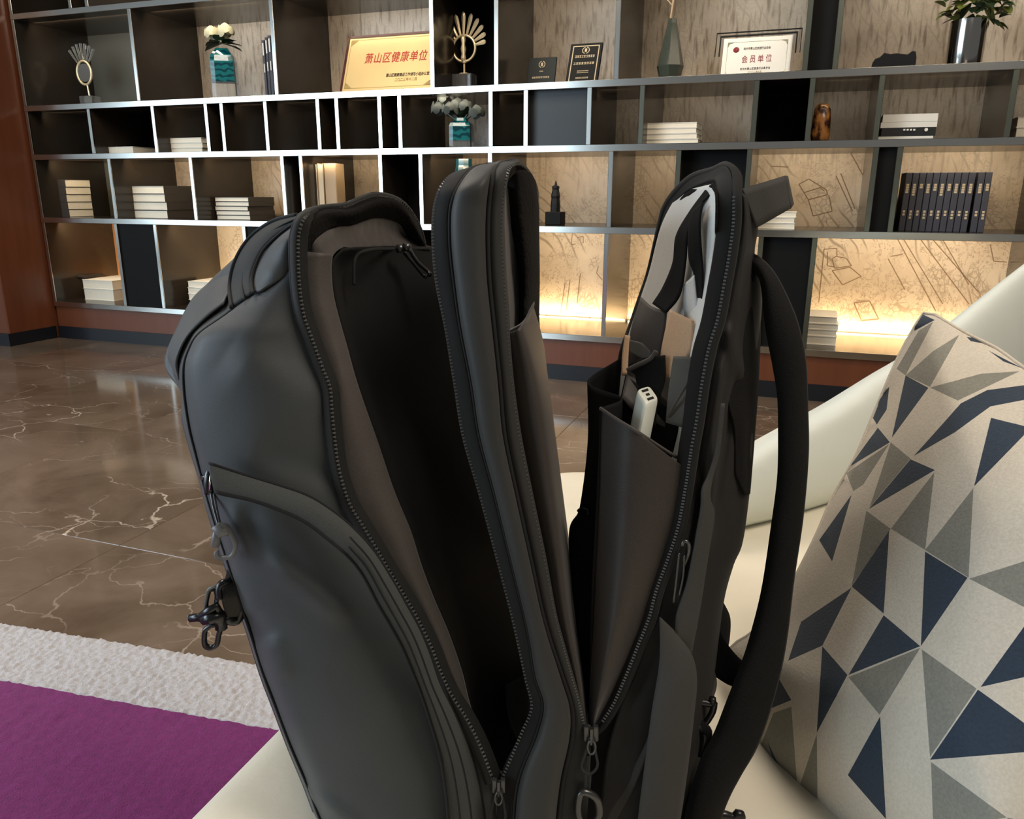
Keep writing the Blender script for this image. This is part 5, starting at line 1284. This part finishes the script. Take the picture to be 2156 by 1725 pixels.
# zip sliders with cord pulls
def slider_set(x, y, Y, s, cord, endblock=None):
    t = thing_part('zip_slider')
    mb = MB()
    c = B(x, y, Y - .006); up = (B(x, y - 20, Y - .006) - c).normalized(); rt = (B(x + 20, y, Y - .006) - c).normalized(); nm = rt.cross(up)
    mt = Matrix((rt, up, nm)).transposed().to_4x4(); mt.translation = c
    u = s
    mb.bbox(-5 * u, -1.2 * u, -5 * u, 6 * u, -2 * u, 2 * u, .6 * u, mt).bbox(1.2 * u, 5 * u, -5 * u, 6 * u, -2 * u, 2 * u, .6 * u, mt).bbox(-4 * u, 4 * u, -6 * u, -2 * u, -2 * u, 2.2 * u, .8 * u, mt)
    mb.tube([mt @ Vector(p) for p in ((0, 5 * u, 1 * u), (0, 6 * u, 4 * u), (0, 0, 5 * u), (0, -5 * u, 4 * u), (0, -5.5 * u, 1 * u))], 1.1 * u, 6)
    o = mb.build('zip_slider', M['slider'], bp)
    m2 = MB().tube([mt @ Vector((math.cos(a) * 2.6 * u, -7 * u + math.sin(a) * 5.5 * u, 4.6 * u)) for a in np.linspace(0, 2 * math.pi, 17)[:-1]], .9 * u, 6, True)
    m2.build('pull_ring', M['slider'], o, True)
    for L in cord:
        MB().tube([B(*p) for p in arcs(L, 24)], .0011, 6).build('cord', M['tape2'], o, True)
def thing_part(n): return None
slider_set(1050, 1655, .553, .00115, [[(1047, 1668, .544), (1036, 1700, .543), (1032, 1725, .542), (1030, 1790, .54)], [(1055, 1668, .544), (1062, 1700, .543), (1064, 1725, .542), (1058, 1790, .54)]])
slider_set(1244, 1545, .560, .00125, [[(1241, 1560, .55), (1231, 1590, .548), (1224, 1615, .546), (1234, 1628, .546), (1246, 1629, .546), (1258, 1612, .546), (1254, 1585, .548), (1250, 1560, .55)],
    [(1238, 1590, .549), (1236, 1605, .549)], [(1233, 1628, .546), (1232, 1655, .545), (1227, 1672, .545)], [(1243, 1628, .546), (1241, 1655, .545), (1238, 1672, .545)]])
# oval end of the cord
c0 = [(1222, 1672, .543), (1230, 1668, .543), (1248, 1675, .543), (1260, 1690, .543), (1262, 1715, .543), (1250, 1735, .543), (1228, 1735, .543), (1218, 1715, .543), (1218, 1690, .543)]
MB().tube([B(*p) for p in arcs(c0 + [c0[0]], 41)[:-1]], .0032, 8, True).build('pull_tab', M['slider'], bp, True)
# paired sliders on the inner panel
for dx, dy in ((0, 0), (14, -3)):
    P = [(848 + dx, 528 + dy, .81), (872 + dx * .6, 556 + dy, .80), (892 + dx * .8, 580 + dy * 2, .79), (898 + dx * .5, 583 + dy, .785)]
    MB().tube([B(*p) for p in arcs(P, 20)], .0021, 6).build('inner_zip_pull', M['plastic'], bp, True)
    MB().lathe([(.0035, -.004), (.0048, 0), (.0035, .004)], B(842 + dx, 524 + dy, .80), 10).build('inner_zip_slider', M['slider'], bp, True)
# long thin pull on the back section
MB().tube([B(*p) for p in arcs([(1436, 1150, .585), (1440, 1140, .585), (1450, 1145, .585), (1450, 1165, .586), (1440, 1190, .586)], 20)], .0016, 6).tube([B(*p) for p in arcs([(1430, 1165, .585), (1424, 1220, .582), (1418, 1270, .580)], 20)], .0010, 6).tube([B(*p) for p in arcs([(1441, 1170, .585), (1438, 1215, .583), (1430, 1255, .581)], 20)], .0010, 6).build('long_zip_pull', M['slider'], bp, True)
MB().tube([B(*p) for p in ((1219, 1076, .665), (1226, 1072, .66), (1238, 1074, .655), (1238, 1088, .655))], .0022, 6).build('edge_loop', M['plastic'], bp, True)

# --- hardware on the front edge
MB().tube([B(*p) for p in arcs([(446, 985, .615), (441, 1000, .61), (438, 1020, .608), (440, 1040, .608)], 14)], .0042, 8, flat=.6).tube([B(*p) for p in ((425, 1006, .625), (436, 1004, .612))], .0022, 6).build('pocket_zip_slider', M['plastic'], bp, True)
MB().tube([B(*p) for p in ((444, 1000, .604), (441, 1032, .603))], .0011, 6).build('slider_glint', M['chrome'], bp, True)
for dx in (-3, 3):
    MB().tube([B(*p) for p in arcs([(447 + dx, 1036, .607), (453 + dx, 1070, .596), (462 + dx * .6, 1106, .584)], 16)], .0011, 6).build('pull_cord', M['plastic'], bp, True)
rg = [(458, 1106, .583), (476, 1108, .583), (487, 1125, .583), (496, 1148, .583), (490, 1168, .583), (474, 1175, .583), (458, 1173, .583), (456, 1162, .583)]
g = MB().tube([B(*p) for p in arcs(rg, 30)], [.0034] * 30, 8, flat=.55)
g.tube([B(*p) for p in ((460, 1112, .583), (455, 1135, .583), (453, 1150, .583))], .0036, 8).tube([B(*p) for p in ((455, 1106, .583), (466, 1120, .582), (480, 1115, .583))], .0050, 8)
g.build('pull_ring_hook', M['ring'], bp, True)
# clip: two slotted prongs, cross bar and webbing keeper
def frame(pts, Y, r, nm='clip_prong', m='plastic', fl=.8):
    return MB().tube([B(x, y, Y) for x, y in [tuple(p[:2]) for p in arcs([(*p, 0) for p in pts + [pts[0]]], 33)][:-1]], r, 8, True, flat=fl).build(nm, M[m], bp, True)
frame([(438, 1290), (434, 1275), (437, 1255), (442, 1243), (452, 1241), (457, 1252), (455, 1272), (452, 1284)], .606, .0026, m='plastic')
MB().tube([B(*p) for p in arcs([(431, 1284, .603), (434, 1262, .603), (438, 1244, .603), (446, 1238, .603), (456, 1238, .603), (457, 1272, .603)], 20)], .0013, 6).build('clip_highlight_rim', M['ring'], bp, True)
frame([(432, 1326), (430, 1345), (433, 1360), (445, 1364), (456, 1358), (460, 1340), (464, 1318), (448, 1316)], .606, .0030)
cx_ = MB().tube([B(*p) for p in ((400, 1302, .604), (418, 1300, .603), (446, 1302, .602), (480, 1304, .606), (500, 1302, .61))], [.0036, .0038, .0050, .0040, .0030], 8)
cx_.tube([B(*p) for p in ((424, 1298, .602), (440, 1286, .600), (456, 1276, .600), (462, 1290, .602))], .0036, 8).tube([B(*p) for p in ((430, 1304, .602), (448, 1300, .599), (464, 1296, .602), (466, 1322, .604))], .0056, 8)
cx_.build('clip_cross_bar', M['plastic'], bp, True)
ribbon('clip_webbing', [(468, 1232, .612), (466, 1255, .606), (472, 1285, .604), (482, 1305, .606)], [(498, 1222, .618), (504, 1250, .61), (510, 1275, .61), (504, 1302, .612)], M['web'], bp, nu=16, nv=6, thick=.004)
MB().tube([B(*p) for p in arcs([(488, 1200, .63), (482, 1222, .612), (468, 1228, .606), (460, 1240, .604), (462, 1262, .602)], 24)], .0042, 8, flat=.7).tube([B(*p) for p in arcs([(490, 1215, .62), (508, 1250, .612), (512, 1280, .612), (500, 1308, .61), (478, 1308, .606)], 24)], .0040, 8, flat=.7).build('clip_keeper', M['plastic'], bp, True)
# buckle behind the hanging webbing
bk_ = MB().tube([B(*p) for p in arcs([(1462, 1480, .60), (1470, 1478, .60), (1498, 1482, .60), (1500, 1470, .60)], 14)], .0032, 8)
bk_.tube([B(*p) for p in arcs([(1466, 1500, .60), (1470, 1520, .60), (1484, 1524, .60), (1500, 1500, .60), (1504, 1480, .60)], 18)], .0030, 8).tube([B(*p) for p in arcs([(1462, 1520, .598), (1476, 1532, .598), (1486, 1545, .598), (1478, 1590, .595)], 16)], .0060, 8)
bk_.build('side_buckle', M['plastic'], bp, True)
bk2 = MB().tube([B(*p) for p in arcs([(1500, 1725, .58), (1520, 1716, .58), (1545, 1722, .58), (1556, 1712, .58), (1560, 1730, .58), (1540, 1770, .58)], 20)], .0042, 8)
bk2.build('strap_adjuster', M['plastic'], bp, True)

# ------------------------------------------------------------------ power bank in the organiser pocket
pb = thing('power_bank', 'pale green-white power bank with three ports in the backpack front pocket', 'power bank', B(1345, 930, .63))
cTL, cTB, cTR, cTF = B(1337, 819, .642), B(1367, 809, .656), B(1392, 846, .640), B(1359, 852, .624)
topc = (cTL + cTB + cTR + cTF) / 4
rt = (cTF - cTL); W2 = rt.length * .96; rt.normalize()
nm = (cTB - cTL); T2 = nm.length * .96; nm.normalize()
axu = (topc - B(1344, 930, .632)).normalized(); H2 = .105
n = 40; V = []; prof = [(1, -H2), (1, -.004), (.96, -.0012), (.88, 0.0)]
for (s, h) in prof:
    for j in range(n):
        a = 2 * math.pi * j / n
        k = 1 / (abs(math.cos(a)) ** 5 + abs(math.sin(a)) ** 5) ** .2
        V.append(topc + rt * (W2 / 2 - (1 - s) * .008) * k * math.cos(a) + nm * (T2 / 2 - (1 - s) * .008) * k * math.sin(a) + axu * h)
f = [(i * n + j, i * n + (j + 1) % n, (i + 1) * n + (j + 1) % n, (i + 1) * n + j) for i in range(3) for j in range(n)] + [tuple(3 * n + j for j in range(n)), tuple(range(n))[::-1]]
shade(obj('case', V, f, M['pbank'], pb), 35)
mt = Matrix((rt, nm, axu)).transposed().to_4x4(); mt.translation = topc
for k, (u, l) in enumerate(((-W2 * .27, T2 * .22), (0, T2 * .12), (W2 * .27, T2 * .22))):
    MB().box(u - .0013, u + .0013, -l, l, -.002, .0004, Matrix.Translation((0, 0, 0)) @ mt).build('port', M['port'], pb)
